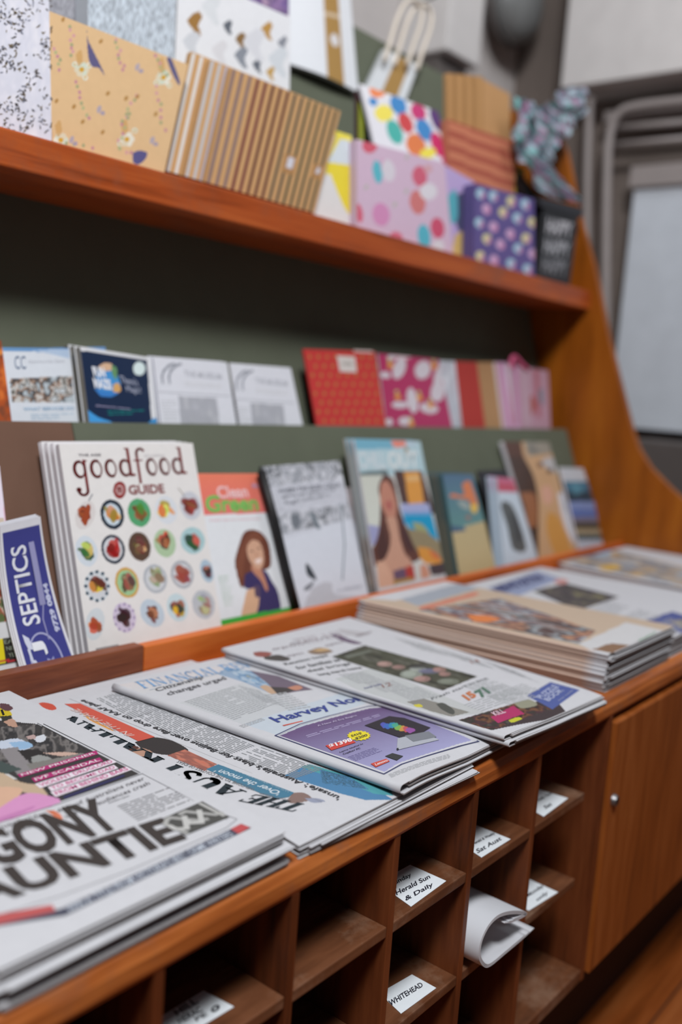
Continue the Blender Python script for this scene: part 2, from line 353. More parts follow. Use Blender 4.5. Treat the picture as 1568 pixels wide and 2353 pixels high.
def newspaper(name, C, T, m, label, cat='newspaper', group=None, art=None, res=(20, 20), bend=None, leaves=4, seed=0,
              spine=None, fold=True, gain=0.90, base=PAPER, edge=(164, 156, 154), curl=0.0, tipwhite=False):
    """folded newspaper: top sheet, inner leaves and a rounded fold along the left edge, one mesh"""
    rs = random.Random(seed)
    s = Sheet(C, res[0], res[1], base, gain, bend, edge, up=(0, 0, 1))
    if art: art(s)
    t = 0.0007; s.slab(t)
    TL, TR, BR, BL = s.C; W = np.linalg.norm(BR-BL); Lg = np.linalg.norm(TL-BL)
    ec = lin(edge, gain*0.8)  # leaf edges darkened: shadow lines between leaves put into the colour
    n = leaves; gap = (T-t)/n
    for i in range(1, n+1):
        h = -gap*i; last = i == n
        u0 = 0.0 if last else 0.012/W+rs.uniform(0, .002)/W
        u1 = 1+rs.uniform(-.004, .002)/W; v0 = rs.uniform(-.003, .003)/Lg; v1 = 1+rs.uniform(-.003, .003)/Lg
        ph = rs.uniform(0, 6); am = 0.0 if last else gap*0.22
        s.slab(min(gap*0.72, 0.0022), h+min(gap*0.72, .0022)-t*0 if not last else -T+t, 14, 12, lin(base, gain*0.93), (u0, u1), (v0, v1), ec,
               wave=lambda U, V, ph=ph, am=am: am*np.sin(U*7+ph)*np.exp(-V*5))
    if fold:
        k = 7; r = T/2; V = []; F = []; K = []
        for j in range(25):
            v = j/24
            for i in range(k+1):
                a = math.pi/2+math.pi*i/k; rr = (r, r-0.0006)
                for q in rr:
                    base_p = s.P(np.array(0.0), np.array(v), -r)
                    e = (BL-BR)/W; V.append(base_p+e*(-math.cos(a))*q*0.9+s.n*math.sin(a)*q)
                    cc = lin(spine if spine else base, gain*0.97)
                    if spine and (v < 0.07 or v > 0.985): cc = lin(base, gain)
                    K.append(cc)
        w_ = (k+1)*2
        for j in range(24):
            for i in range(k):
                a = j*w_+i*2; b = a+2; c = a+w_; d = c+2
                F += [(a, b, d, c), (a+1, c+1, d+1, b+1)]
        for j in (0, 24):
            for i in range(k):
                a = j*w_+i*2; F.append((a, a+1, a+3, a+2) if j == 0 else (a, a+2, a+3, a+1))
        s.M.add(V, F, np.array(K))
    return tag(s.M.build(name, m), label, cat, group)
# ------------------------------------------------------------------ materials
M_news = mat('newsprint', 0.75, 0.25); M_gloss = mat('glossy_cover', 0.28, 0.5); M_card = mat('card', 0.55, 0.35)
M_kraft = mat('kraft_paper', 0.8, 0.2); M_foil = mat('printed_foil', 0.3, 0.6)
W_top = wood('varnished_worktop', (92, 48, 22), (160, 86, 36), (206, 124, 62), (1.1, 16, 16), 0.42, wear=(128, 92, 74))
W_nose = W_top
W_lip = wood('varnished_lip', (160, 72, 24), (202, 98, 38), (216, 116, 50), (1.5, 8, 14), 0.4)
W_lipd = wood('dark_lip', (84, 40, 24), (118, 62, 38), (146, 84, 54), (2, 14, 24), 0.4)
W_shelf = wood('varnished_shelf', (122, 52, 18), (172, 78, 30), (190, 96, 42), (1.0, 14, 20), 0.4, wear=(150, 84, 56))
W_panel = wood('end_panel_wood', (118, 60, 2), (148, 78, 4), (166, 94, 10), (10, 7, 1.0), 0.45)
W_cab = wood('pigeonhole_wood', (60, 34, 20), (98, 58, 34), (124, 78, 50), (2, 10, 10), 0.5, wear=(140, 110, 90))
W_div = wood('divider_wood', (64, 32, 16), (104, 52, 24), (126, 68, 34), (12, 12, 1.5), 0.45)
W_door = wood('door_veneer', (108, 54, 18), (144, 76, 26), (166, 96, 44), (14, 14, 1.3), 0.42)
W_dark = wood('shade_darkened_timber', (30, 12, 10), (42, 18, 14), (54, 26, 20), (1, 8, 8), 0.6)  # cell backs and toe boards: recess shade put into this dark colour
M_green = mat('green_board', 0.8, 0.2, False, (98, 103, 88)); M_brown = mat('brown_board', 0.85, 0.2, False, (112, 84, 70))
M_wall = mat('painted_wall', 0.9, 0.2, False, (196, 190, 188)); M_wallr = mat('shaded_wall_paint', 0.9, 0.2, False, (118, 108, 102))  # right wall's shade is put into its darker paint colour
M_white = mat('white_enamel', 0.6, 0.3, False, (208, 205, 204)); M_pale = mat('pale_laminate', 0.5, 0.4, False, (200, 207, 216))
M_tube = mat('grey_metal_tube', 0.5, 0.5, False, (150, 142, 140)); M_chrome = mat('chrome', 0.42, 0.5, False, (128, 128, 130), 0.85)
M_dgrey = mat('dark_grey_plastic', 0.5, 0.4, False, (92, 86, 84)); M_black = mat('black_plastic', 0.5, 0.4, False, (22, 22, 24))
M_rope = mat('cotton_rope', 0.9, 0.1, False, (214, 204, 192)); M_dome = mat('smoked_dome', 0.35, 0.5, False, (120, 122, 122))
# ------------------------------------------------------------------ room
def floor_mat():
    m = wood('floorboards', (92, 44, 14), (134, 68, 24), (160, 92, 44), (0.7, 9, 9), 0.4); nt = m.node_tree; N = nt.nodes; L = nt.links
    bs = N['Principled BSDF']; src = bs.inputs['Base Color'].links[0].from_socket
    tc = N.new('ShaderNodeTexCoord'); sp = N.new('ShaderNodeSeparateXYZ'); L.new(tc.outputs['Object'], sp.inputs[0])
    md = N.new('ShaderNodeMath'); md.operation = 'FLOORED_MODULO'; md.inputs[1].default_value = 0.125; L.new(sp.outputs['Y'], md.inputs[0])
    lt = N.new('ShaderNodeMath'); lt.operation = 'LESS_THAN'; lt.inputs[1].default_value = 0.004; L.new(md.outputs[0], lt.inputs[0])
    x = N.new('ShaderNodeMix'); x.data_type = 'RGBA'; x.inputs['B'].default_value = (*lin((60, 36, 24)), 1)
    L.new(lt.outputs[0], x.inputs['Factor']); L.new(src, x.inputs['A']); L.new(x.outputs['Result'], bs.inputs['Base Color']); return m
tag(box('floor', (-3, 3.4), (-3, 1.5), (-0.05, 0), floor_mat()), kind='structure')
tag(box('wall_back', (-3, 3.4), (1.5, 1.6), (0, 3.4), M_wall), kind='structure')
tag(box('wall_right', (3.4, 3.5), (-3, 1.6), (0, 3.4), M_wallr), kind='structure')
# ------------------------------------------------------------------ pigeonhole cabinet, worktop
pc = empty('pigeonhole_cabinet', (0.4, 0.17, B-0.415), 'brown wooden pigeonhole cabinet with open compartments under the newspaper worktop', 'cabinet')
DX = [-0.4885, -0.3335, -0.1785, -0.0235, 0.1315, 0.2865, 0.4415, 0.5965, 0.7515, 0.9065, 1.0615]
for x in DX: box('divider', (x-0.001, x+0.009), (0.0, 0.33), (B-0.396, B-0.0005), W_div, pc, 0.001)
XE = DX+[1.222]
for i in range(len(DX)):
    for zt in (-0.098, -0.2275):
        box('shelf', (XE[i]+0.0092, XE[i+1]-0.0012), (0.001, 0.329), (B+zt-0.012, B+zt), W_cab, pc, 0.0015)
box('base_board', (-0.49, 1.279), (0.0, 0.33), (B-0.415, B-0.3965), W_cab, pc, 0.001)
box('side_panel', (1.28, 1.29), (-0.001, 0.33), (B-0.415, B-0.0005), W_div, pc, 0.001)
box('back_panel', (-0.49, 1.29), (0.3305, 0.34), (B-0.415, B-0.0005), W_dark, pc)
box('toe_board', (-0.49, 1.29), (0.10, 0.115), (0.0005, B-0.4155), W_dark, pc)
dc = empty('door_cabinet', (1.87, 0.17, B-0.415), 'orange-brown wooden cabinet with a locked door at the right of the pigeonholes', 'cabinet')
box('carcass', (1.2905, 2.45), (0.012, 0.33), (B-0.415, B-0.0005), W_div, dc)
box('toe_board', (1.2905, 2.45), (0.10, 0.115), (0.0005, B-0.4155), W_dark, dc)
for i, (x0, x1) in enumerate(((1.296, 1.875), (1.879, 2.445))):
    d = box('door', (x0, x1), (-0.006, 0.0115), (B-0.408, B-0.012), W_door, dc, 0.002)
    if i == 0:
        L0 = vy((1410, 1838), -0.006); bm = bmesh.new()
        bmesh.ops.create_cone(bm, cap_ends=True, segments=28, radius1=0.0095, radius2=0.0075, depth=0.006)
        bmesh.ops.rotate(bm, verts=bm.verts, matrix=Matrix.Rotation(math.pi/2, 3, 'X')); bmesh.ops.translate(bm, verts=bm.verts, vec=(L0[0], -0.0092, L0[2]))
        me = bpy.data.meshes.new('lock'); bm.to_mesh(me); bm.free(); me.materials.append(M_chrome)
        lk = link('lock', me, dc); lk.parent = d; lk.matrix_parent_inverse = Matrix.Identity(4); lk.matrix_world = Matrix.Identity(4)
        kh = box('keyhole', (L0[0]-.0028, L0[0]+.0028), (-0.0130, -0.0115), (L0[2]-.0048, L0[2]+.0048), M_black); kh.parent = d
# worktop with a rounded, worn front edge
bm = bmesh.new(); prof = [(0.0, 0.0), (-0.0015, 0.004), (-0.001, 0.016), (0.003, 0.0245), (0.010, 0.0290), (0.017, 0.030), (0.60, 0.030), (0.60, 0.0)]
xs = np.linspace(-0.5, 2.45, 60); R = []
rs = random.Random(4)
for x in xs:
    j = rs.uniform(-.0004, .0004); R.append([bm.verts.new((x, y+(j if y < .01 else 0), B+z+(j if 0 < z < .029 else 0))) for y, z in prof])
for i in range(len(R)-1):
    for k in range(len(prof)): bm.faces.new((R[i][k], R[i+1][k], R[i+1][(k+1) % len(prof)], R[i][(k+1) % len(prof)]))
bm.faces.new(R[0]); bm.faces.new(R[-1][::-1]); bmesh.ops.recalc_face_normals(bm, faces=bm.faces)
me = bpy.data.meshes.new('worktop'); bm.to_mesh(me); bm.free(); me.materials.append(W_top)
tag(link('worktop', me), 'long varnished orange-brown wooden worktop with a worn rounded front edge, carrying newspapers', 'worktop')
# ------------------------------------------------------------------ display rack
BK = (0.83, B+0.70, 0.285); LB = (0.675, B+0.364, 0.38)
dr = empty('display_rack', (1.0, 0.6, B+0.03), 'wooden display rack with dark green backboard, upper shelf and curved end panel', 'display rack')
LZ = B+0.0762
box('front_lip', (0.811, 2.449), (0.472, 0.491), (B+0.0302, LZ), W_lip, dr, 0.0015)
l2 = box('front_lip', (-0.5, 0.8075), (0.470, 0.491), (B+0.0302, LZ+0.003), W_lipd, dr, 0.0015); l2['label'] = 'darker brown length of the front lip'
def board(name, x0, x1, L, z0, z1, th, m):
    f = lambda z: L[0]+L[2]*(z-L[1])
    return prism(name, [(x0, f(z0), z0), (x1, f(z0), z0), (x1, f(z1), z1), (x0, f(z1), z1)], (0, th, 0), m, dr)
ps = vy((164, 990), 0.675)[0]
board('magazine_board', ps+0.001, 2.449, LB, B+0.031, B+0.364, 0.012, M_green)
b2 = board('magazine_board', -0.5, ps-0.001, LB, B+0.031, B+0.364, 0.012, M_brown); b2['label'] = 'brown panel of the magazine board'
board('backboard', -0.5, 2.449, BK, B+0.25, B+1.272, 0.014, M_green)
box('upper_shelf', (-0.5, 2.449), (0.643, 0.838), (B+0.693, B+0.741), W_shelf, dr, 0.003)
ep = [(0.012, 0.031), (0.02, 0.075), (0.10, 0.105), (0.20, 0.142), (0.29, 0.187), (0.36, 0.232), (0.425, 0.283), (0.463, 0.330), (0.490, 0.385), (0.526, 0.477), (0.578, 0.612),
      (0.645, 0.812), (0.692, 0.918), (0.762, 1.12), (0.80, 1.20), (0.86, 1.24), (1.02, 1.255), (0.83+0.285*0.555+.03, 1.255), (0.86, 0.70), (0.70, 0.15), (0.70, 0.031)]
ep = ep[:16]+ep[17:]
tag(prism('end_panel', [(2.4495, y, B+z) for y, z in ep], (0.024, 0, 0), W_panel), 'curved orange-brown wooden end panel closing the right side of the display rack', 'end panel')
# ------------------------------------------------------------------ things at the far wall
q = [vx(p, 3.2) for p in ((1290, 190), (1305, 0))]
cb = box('wall_cupboard', (3.2, 3.3995), (-1.6, q[0][1]), (B+1.545, B+2.3), M_white, None, 0.004)
tag(cb, 'large plain white wall cupboard at the top right corner', 'cupboard')
ft = empty('folding_table', (3.3, 0.2, 0.01), 'pale folding table with grey tube legs leaning against the right wall', 'table')
box('tabletop', (3.30, 3.33), (-0.9, 0.92), (B+0.36, B+1.20), M_pale, ft, 0.004)
box('apron', (3.28, 3.299), (-0.9, 0.93), (B+1.20, B+1.27), M_tube, ft)
tp = lambda P, x=3.25: [vx(p, x) for p in P]
tube('leg', smooth(tp([(1392, 1010), (1393, 600), (1396, 400), (1402, 310), (1420, 265), (1460, 245), (1600, 228)])), 0.016, M_tube, ft)
tube('leg', smooth(tp([(1352, 780), (1350, 500), (1352, 330), (1358, 235), (1368, 222)], 3.27)), 0.014, M_tube, ft)
for yy, rr in ((292, .012), (330, .010)): tube('rail', tp([(1405, yy+4), (1600, yy-14)], 3.28), rr, M_tube, ft)
box('rear_rail', (3.30, 3.36), (-0.9, 1.06), (B+1.44, B+1.475), M_tube, ft)
sb = box('shading_box', (3.15, 3.38), (-0.9, 0.77), (0.001, B+0.33), M_dgrey, None, 0.01); tag(sb, 'blurred dark grey box standing in for the shading below the leaning table', 'box')  # dark box added to stand in for the grey shading here
# box and round dome on the back wall
d0 = vy((1028, 98), 1.30); d1 = vy((1108, 98), 1.30)
mb = empty('wall_box', ((d0[0]+d1[0])/2, 1.5, d0[2]), 'blurred white box fixed high on the back wall', 'wall box')
box('housing', (d0[0], d1[0]), (1.30, 1.4995), (d0[2]-0.02, d0[2]+0.30), M_white, mb, 0.01)
box('dark_underside', (d0[0]+.02, d1[0]-.02), (1.34, 1.4995), (d0[2]-0.12, d0[2]-0.021), M_dgrey, mb, 0.01)  # dark grey block set below the white housing
c0 = vy((1188, 8), 1.40); bm = bmesh.new(); bmesh.ops.create_uvsphere(bm, u_segments=36, v_segments=20, radius=0.135)
bmesh.ops.scale(bm, verts=bm.verts, vec=(1, 0.62, 1)); bmesh.ops.translate(bm, verts=bm.verts, vec=c0)
me = bpy.data.meshes.new('dome'); bm.to_mesh(me); bm.free(); me.materials.append(M_dome)
for p in me.polygons: p.use_smooth = True
dm = empty('dome_mirror', c0, 'round grey convex dome high in the corner', 'mirror')
link('dome', me, dm)
tube('rim', [c0+np.array((0.137*math.cos(a), 0.03, 0.137*math.sin(a))) for a in np.linspace(0, 2*math.pi, 30)], 0.010, M_dgrey, dm, caps=False)
# ------------------------------------------------------------------ newspapers on the worktop
T0 = B+0.0302
# --- purple-advert broadsheet with the letters FINANCIAL, fold on the left
zA = T0+0.0225
def plane3(p, C):                           # photo point on the plane through three corners
    n = np.cross(C[1]-C[0], C[2]-C[0]); d = ray(p); return CAM+d*(np.dot(n, C[0]-CAM)/np.dot(n, d))
def quadz(px, zs): return [hor(p, z) for p, z in zip(px, zs)]
G = (190, 194, 198); INK = (74, 74, 78)
def art_tabloid(s):                          # AGONY AUNTIE page
    s.poly([(-60, 1650), (88, 1664), (320, 1778), (140, 1842), (-60, 1905)], (62, 60, 60))
    s.img([(-20, 1672), (88, 1664), (200, 1722), (-20, 1760)], [(58, 58, 60), (70, 68, 68), (120, 116, 114), (52, 52, 54), (66, 64, 64)], (6, 4), 3)
    s.blob([(0, 1703), (40, 1697), (72, 1712), (60, 1722), (20, 1724), (-10, 1716)], (196, 206, 222))
    s.blob([(20, 1706), (60, 1704), (75, 1716), (40, 1722)], (150, 184, 216))
    s.blob([(82, 1692), (100, 1688), (106, 1698), (92, 1706), (80, 1700)], (210, 214, 222))
    s.blob([(60, 1692), (78, 1688), (82, 1697), (66, 1698)], (186, 160, 156))
    s.poly([(0, 1722), (40, 1716), (85, 1775), (40, 1780)], (140, 136, 138))
    s.poly([(40, 1724), (90, 1722), (110, 1736), (100, 1752), (60, 1746)], (48, 46, 46))
    s.blob([(72, 1740), (90, 1735), (118, 1742), (106, 1752), (76, 1752)], (150, 152, 150))
    s.blob([(100, 1730), (150, 1728), (180, 1732), (140, 1737)], (200, 170, 156))
    s.poly([(60, 1756), (190, 1730), (205, 1738), (75, 1772)], (128, 126, 122))
    s.poly([(-60, 1765), (0, 1770), (42, 1790), (-60, 1800)], (206, 206, 206)); s.poly([(-60, 1742), (0, 1748), (52, 1768), (10, 1778), (-60, 1770)], (72, 84, 82))
    s.blob([(-60, 1778), (0, 1775), (30, 1790), (60, 1800), (90, 1805), (112, 1830), (100, 1840), (60, 1822), (20, 1812), (-60, 1820)], (196, 172, 146))
    s.blob([(-60, 1812), (0, 1808), (50, 1812), (40, 1832), (0, 1855), (-60, 1870)], (216, 176, 150))
    s.blob([(-60, 1880), (0, 1855), (50, 1826), (90, 1824), (140, 1840), (90, 1862), (0, 1890), (-60, 1905)], (214, 150, 196))
    s.blob([(-60, 1892), (0, 1878), (80, 1852), (60, 1866), (0, 1888)], (196, 130, 180))
    # football players
    s.blob([(-30, 1624), (12, 1626), (26, 1645), (-20, 1650)], (206, 184, 44)); s.blob([(0, 1616), (18, 1618), (30, 1628), (16, 1634), (0, 1626)], (96, 66, 72))
    s.poly([(0, 1646), (26, 1644), (30, 1654), (6, 1660)], (56, 56, 50)); s.blob([(8, 1658), (30, 1652), (40, 1670), (22, 1668)], (188, 150, 130))
    s.text('1', [(6, 1644), (11, 1643), (1, 1632)], (30, 30, 30), 0.02)
    s.line([(100, 1664), (322, 1776)], 0.0009, (70, 70, 74)); s.line([(86, 1662), (204, 1724)], 0.0006, (90, 90, 94))
    for q, t, c, tc in (([(47, 1787), (226, 1733), (221, 1725), (40, 1780)], 'NEW PRISONER', (178, 52, 116), (236, 228, 234)),
                        ([(80, 1798), (237, 1749), (229, 1741), (72, 1789)], 'IVF SCANDAL', (178, 52, 116), (236, 228, 234)),
                        ([(92, 1812), (268, 1752), (258, 1745), (80, 1802)], 'VIOLENT DRUGLORD', (232, 222, 232), (196, 60, 130)),
                        ([(118, 1819), (272, 1766), (262, 1758), (110, 1809)], 'TO BECOME DAD', (232, 222, 232), (196, 60, 130)),
                        ([(128, 1832), (304, 1769), (292, 1762), (116, 1821)], 'FROM BEHIND BARS', (232, 222, 232), (196, 60, 130))):
        s.flat(q, c, 0.0003); a, b, c2, d = [np.array(k, float) for k in q]; i = lambda p, r, k: p+(r-p)*k
        s.text(t, [i(i(a, b, .03), i(d, c2, .03), .2), i(i(a, b, .97), i(d, c2, .97), .2), i(i(a, b, .03), i(d, c2, .03), .82)], tc, 0.008, 0.0005)
    s.flat([(150, 1836), (288, 1784), (284, 1780), (144, 1831)], (54, 54, 92))
    s.line([(-60, 1912), (0, 1890), (140, 1846), (328, 1778)], 0.0007, (70, 70, 74)); s.line([(328, 1779), (392, 1812), (522, 1881)], 0.0006, (120, 120, 124))
    s.text('40% of Australians never', [(134, 1869), (334, 1792), (128, 1861)], (110, 108, 112), 0.0)
    s.text('use it as audiences crash', [(152, 1881), (346, 1803), (146, 1873)], (110, 108, 112), 0.0)
    s.text('of Netflix', [(8, 1924), (98, 1894), (2, 1914)], (120, 118, 120)); s.text('households', [(-20, 1912), (98, 1878), (-26, 1902)], (120, 118, 120))
    for dx in (0, 9): s.flat([(104+dx, 1863), (116+dx, 1863), (130+dx, 1872), (136+dx, 1882), (128+dx, 1884), (122+dx, 1874), (112+dx, 1867)], (222, 128, 96))
    s.text('exclusive report', [(250, 1848), (298, 1831), (248, 1845)], (80, 80, 84), 0.02)
    s.body([(268, 1852), (388, 1808), (432, 1836), (318, 1888)], 9, 5, (138, 138, 142))
    s.text('AGONY', [(-92, 2026), (290, 1900), (-150, 1944)], (66, 60, 58), 0.038, 0.0007)
    s.text('AUNTIE', [(-62, 2096), (432, 1926), (-112, 2034)], (66, 60, 58), 0.038, 0.0007)
    s.flat([(364, 1886), (465, 1842), (528, 1876), (427, 1918)], (84, 84, 82), 0.0005)
    for k in (0, 1, 2):                      # interlaced loops of the picture
        o = np.array((k*34.0, -k*14.0))
        pl = [tuple(np.array(p)+o) for p in ((384, 1886), (400, 1882), (428, 1892), (452, 1898), (440, 1908), (420, 1906))]
        if k < 2: s.line([(380+o[0], 1886+o[1]), (392+o[0], 1880+o[1]), (460+o[0], 1892+o[1]-6), (476+o[0], 1888+o[1]-6)], 0.005, (170, 170, 168), 0.0007)
        if k < 2: s.line([(392+o[0], 1900+o[1]), (404+o[0], 1910+o[1]-4), (430+o[0], 1906+o[1]-2), (424+o[0], 1880+o[1]-2)], 0.005, (196, 196, 194), 0.0009)
    s.line([(384, 1888), (378, 1894), (430, 1914)], 0.004, (180, 180, 178), 0.0008); s.line([(505, 1868), (514, 1874), (460, 1848)], 0.004, (180, 180, 178), 0.0008)
    s.line([(0, 2100), (140, 2056), (300, 1996), (520, 1900), (545, 1880)], 0.0006, (130, 130, 134)); s.line([(545, 1880), (520, 1872)], 0.0006, (130, 130, 134))
    s.flat([(138, 2085), (556, 1890), (578, 1898), (150, 2098), (-20, 2128), (-20, 2108)], (78, 80, 96), 0.0004)
    s.flat([(-60, 2110), (120, 2076), (128, 2090), (-60, 2136)], (188, 92, 92), 0.0005); s.flat([(530, 1902), (554, 1890), (576, 1897), (549, 1912)], (190, 84, 86), 0.0005)
    s.text("WIN A TITLE FROM VICTORIA'S BEST CRIME WRITERS", [(160, 2093), (538, 1916), (149, 2080)], (196, 204, 216), 0.01, 0.0007)
def drop(k, w=0.16): return lambda u, v: -k*np.clip(1-v/w, 0, 1)**2
hs_px = [(15, 1583), (664, 1905)]
zH = T0+0.0300
TR = hor((15, 1584), zH); BR = hor((662, 1905), zH+0.0); X0 = 0.302
BR[1] = 0.010
hC = [np.array((X0, 0.466, zH)), np.array((TR[0], 0.468, zH)), np.array(BR), np.array((X0, 0.010, zH))]
for i in range(5):
    t = 0.0058; z = T0+0.0010+t*(i+1)-0.0001; rs = random.Random(i+50)
    o = np.array((rs.uniform(-.003, .003), rs.uniform(-.004, .003) + (0.002 if i == 1 else 0), 0))+np.array((-0.004*(i % 2), -.003, 0)) if i < 4 else np.zeros(3)
    C = [np.array((c[0], c[1], z+0.0))+o for c in hC]
    k = 0.0022
    newspaper('newspaper', C, t-.0002, M_news, ['lowest tabloid of the pile at the lower left, only edges showing', 'second tabloid from the bottom of the pile at the lower left', 'middle tabloid of the pile at the lower left',
              'tabloid directly under the AGONY AUNTIE front page', 'tabloid with huge black headline AGONY AUNTIE on top of the left pile'][i], group='tabloids piled at the lower left',
              art=art_tabloid if i == 4 else None, res=(220, 280) if i == 4 else (14, 14), bend=drop(k*1.6, .22), seed=i, fold=False, leaves=4, curl=1)
# --- sideways broadsheet (masthead reads front to back)
def art_side(s):
    for t, p, q_ in (('THE', (712, 1850), (586, 1826)), ('AUST', (568, 1820), (392, 1752)), ('RALIAN', (380, 1746), (166, 1644))):
        s.serif(t, [p, q_, (p[0]-40, p[1]+15)], (44, 54, 60), gap=0.02, wt=1.45)
    s.blob([(88, 1616), (100, 1614), (120, 1618), (130, 1628), (118, 1632), (100, 1626)], (204, 88, 70))
    s.flat([(148, 1618), (184, 1617), (356, 1694), (318, 1704)], (206, 92, 76), 0.0004)
    s.blob([(190, 1640), (236, 1664), (262, 1680), (240, 1672), (205, 1654)], (222, 160, 90))
    s.text('IN THE FRAME', [(310, 1690), (178, 1629), (292, 1693)], (222, 196, 190), 0.0, 0.0006)
    s.blob([(310, 1706), (340, 1694), (390, 1700), (432, 1722), (418, 1732), (372, 1734), (330, 1722)], (60, 56, 56))
    s.blob([(292, 1724), (322, 1718), (350, 1728), (338, 1738), (310, 1736)], (186, 146, 126)); s.blob([(282, 1720), (300, 1712), (320, 1718), (300, 1726)], (90, 60, 52))
    s.img([(385, 1736), (425, 1722), (500, 1756), (470, 1772)], [(178, 108, 92), (150, 96, 86), (196, 124, 104), (206, 104, 84)], (5, 3), 4)
    s.flat([(474, 1768), (502, 1757), (676, 1822), (664, 1832), (640, 1836), (600, 1824)], (76, 126, 152), 0.0004)
    s.text("'Over the moon'", [(652, 1822), (506, 1768), (636, 1829)], (214, 224, 230), 0.012, 0.0006)
    s.text('news special report', [(664, 1823), (512, 1762), (662, 1819)], (170, 196, 208), 0.0, 0.0006)
    s.text('WELCOME TO THE CONTEST OF IDEAS', [(588, 1813), (412, 1748), (582, 1818)], (110, 112, 116), 0.0)
    s.text('VOCAL AUGUST', [(664, 1838), (600, 1822), (660, 1841)], (120, 122, 126), 0.0)
    s.blob([(666, 1830), (676, 1822), (700, 1822), (716, 1834), (700, 1842), (676, 1846), (660, 1842)], (136, 114, 108)); s.blob([(700, 1834), (730, 1834), (748, 1840), (720, 1844)], (150, 156, 176))
    s.text("'unsafe': Australia's blast for Beijing over flare drop on RAAF plane", [(792, 1830), (196, 1607), (776, 1838)], (58, 58, 62), 0.018, 0.0006)
    s.poly([(652, 1782), (706, 1758), (880, 1818), (905, 1830), (840, 1834), (780, 1822)], (82, 132, 172))
    s.poly([(690, 1762), (712, 1756), (900, 1812), (905, 1822), (860, 1820)], (84, 158, 166))
    s.img([(735, 1768), (800, 1784), (850, 1812), (742, 1800)], [(82, 132, 172), (66, 104, 128), (82, 130, 168), (60, 84, 96), (82, 132, 172)], (9, 6), 8, 2.4)
    for a, (p, q_) in enumerate((((250, 1600), (335, 1638)), ((345, 1640), (425, 1676)), ((435, 1682), (545, 1724)), ((560, 1732), (700, 1778)))):
        x0, y0 = p; x1, y1 = q_
        s.body([(x1-30, y1+14), (x0-30, y0+6), (x0+40, y0-16), (x1+42, y1-10)], 13, a+20, (140, 143, 147), words=6)
    s.line([(160, 1606), (740, 1842)], 0.0004, (150, 150, 154))
zU = T0+0.0130
uTL = hor((62, 1583), zU); uC = [np.array((0.36, 0.469, zU)), np.array((0.965, 0.469, zU)), np.array((0.925, 0.012, zU)), np.array((0.36, 0.012, zU))]
def bU(u, v): return -0.0035*np.clip(1-v/.14, 0, 1)**2
# corners worked out so that the visible front corner and back edge fall where the photo shows them
a1 = hor((905, 1837), zU-.003)
uC = [np.array((0.616, 0.468, zU)), np.array((0.893, 0.468, zU)), np.array((0.885, 0.006, zU)), np.array((0.607, 0.006, zU))]
for i in range(3):
    z = T0+0.0042*(i+1); o = np.array(((-0.0, 0.0, 0), (0.012, -0.004, 0), (0, 0, 0))[i])
    C = [np.array((c[0], c[1], z))+o for c in uC]
    if i == 0: C[2] = C[2]+np.array((0.010, -0.012, 0))
    newspaper('newspaper', C, 0.0040, M_news, ['lowest of the broadsheets lying sideways beside the AGONY AUNTIE pile', 'middle one of the broadsheets lying sideways beside the AGONY AUNTIE pile',
              'broadsheet lying sideways with a large black serif masthead and red and teal banner'][i], group='sideways broadsheets',
              art=art_side if i == 2 else None, res=(420, 380) if i == 2 else (12, 12), bend=bU, seed=i+9, fold=False, leaves=3)
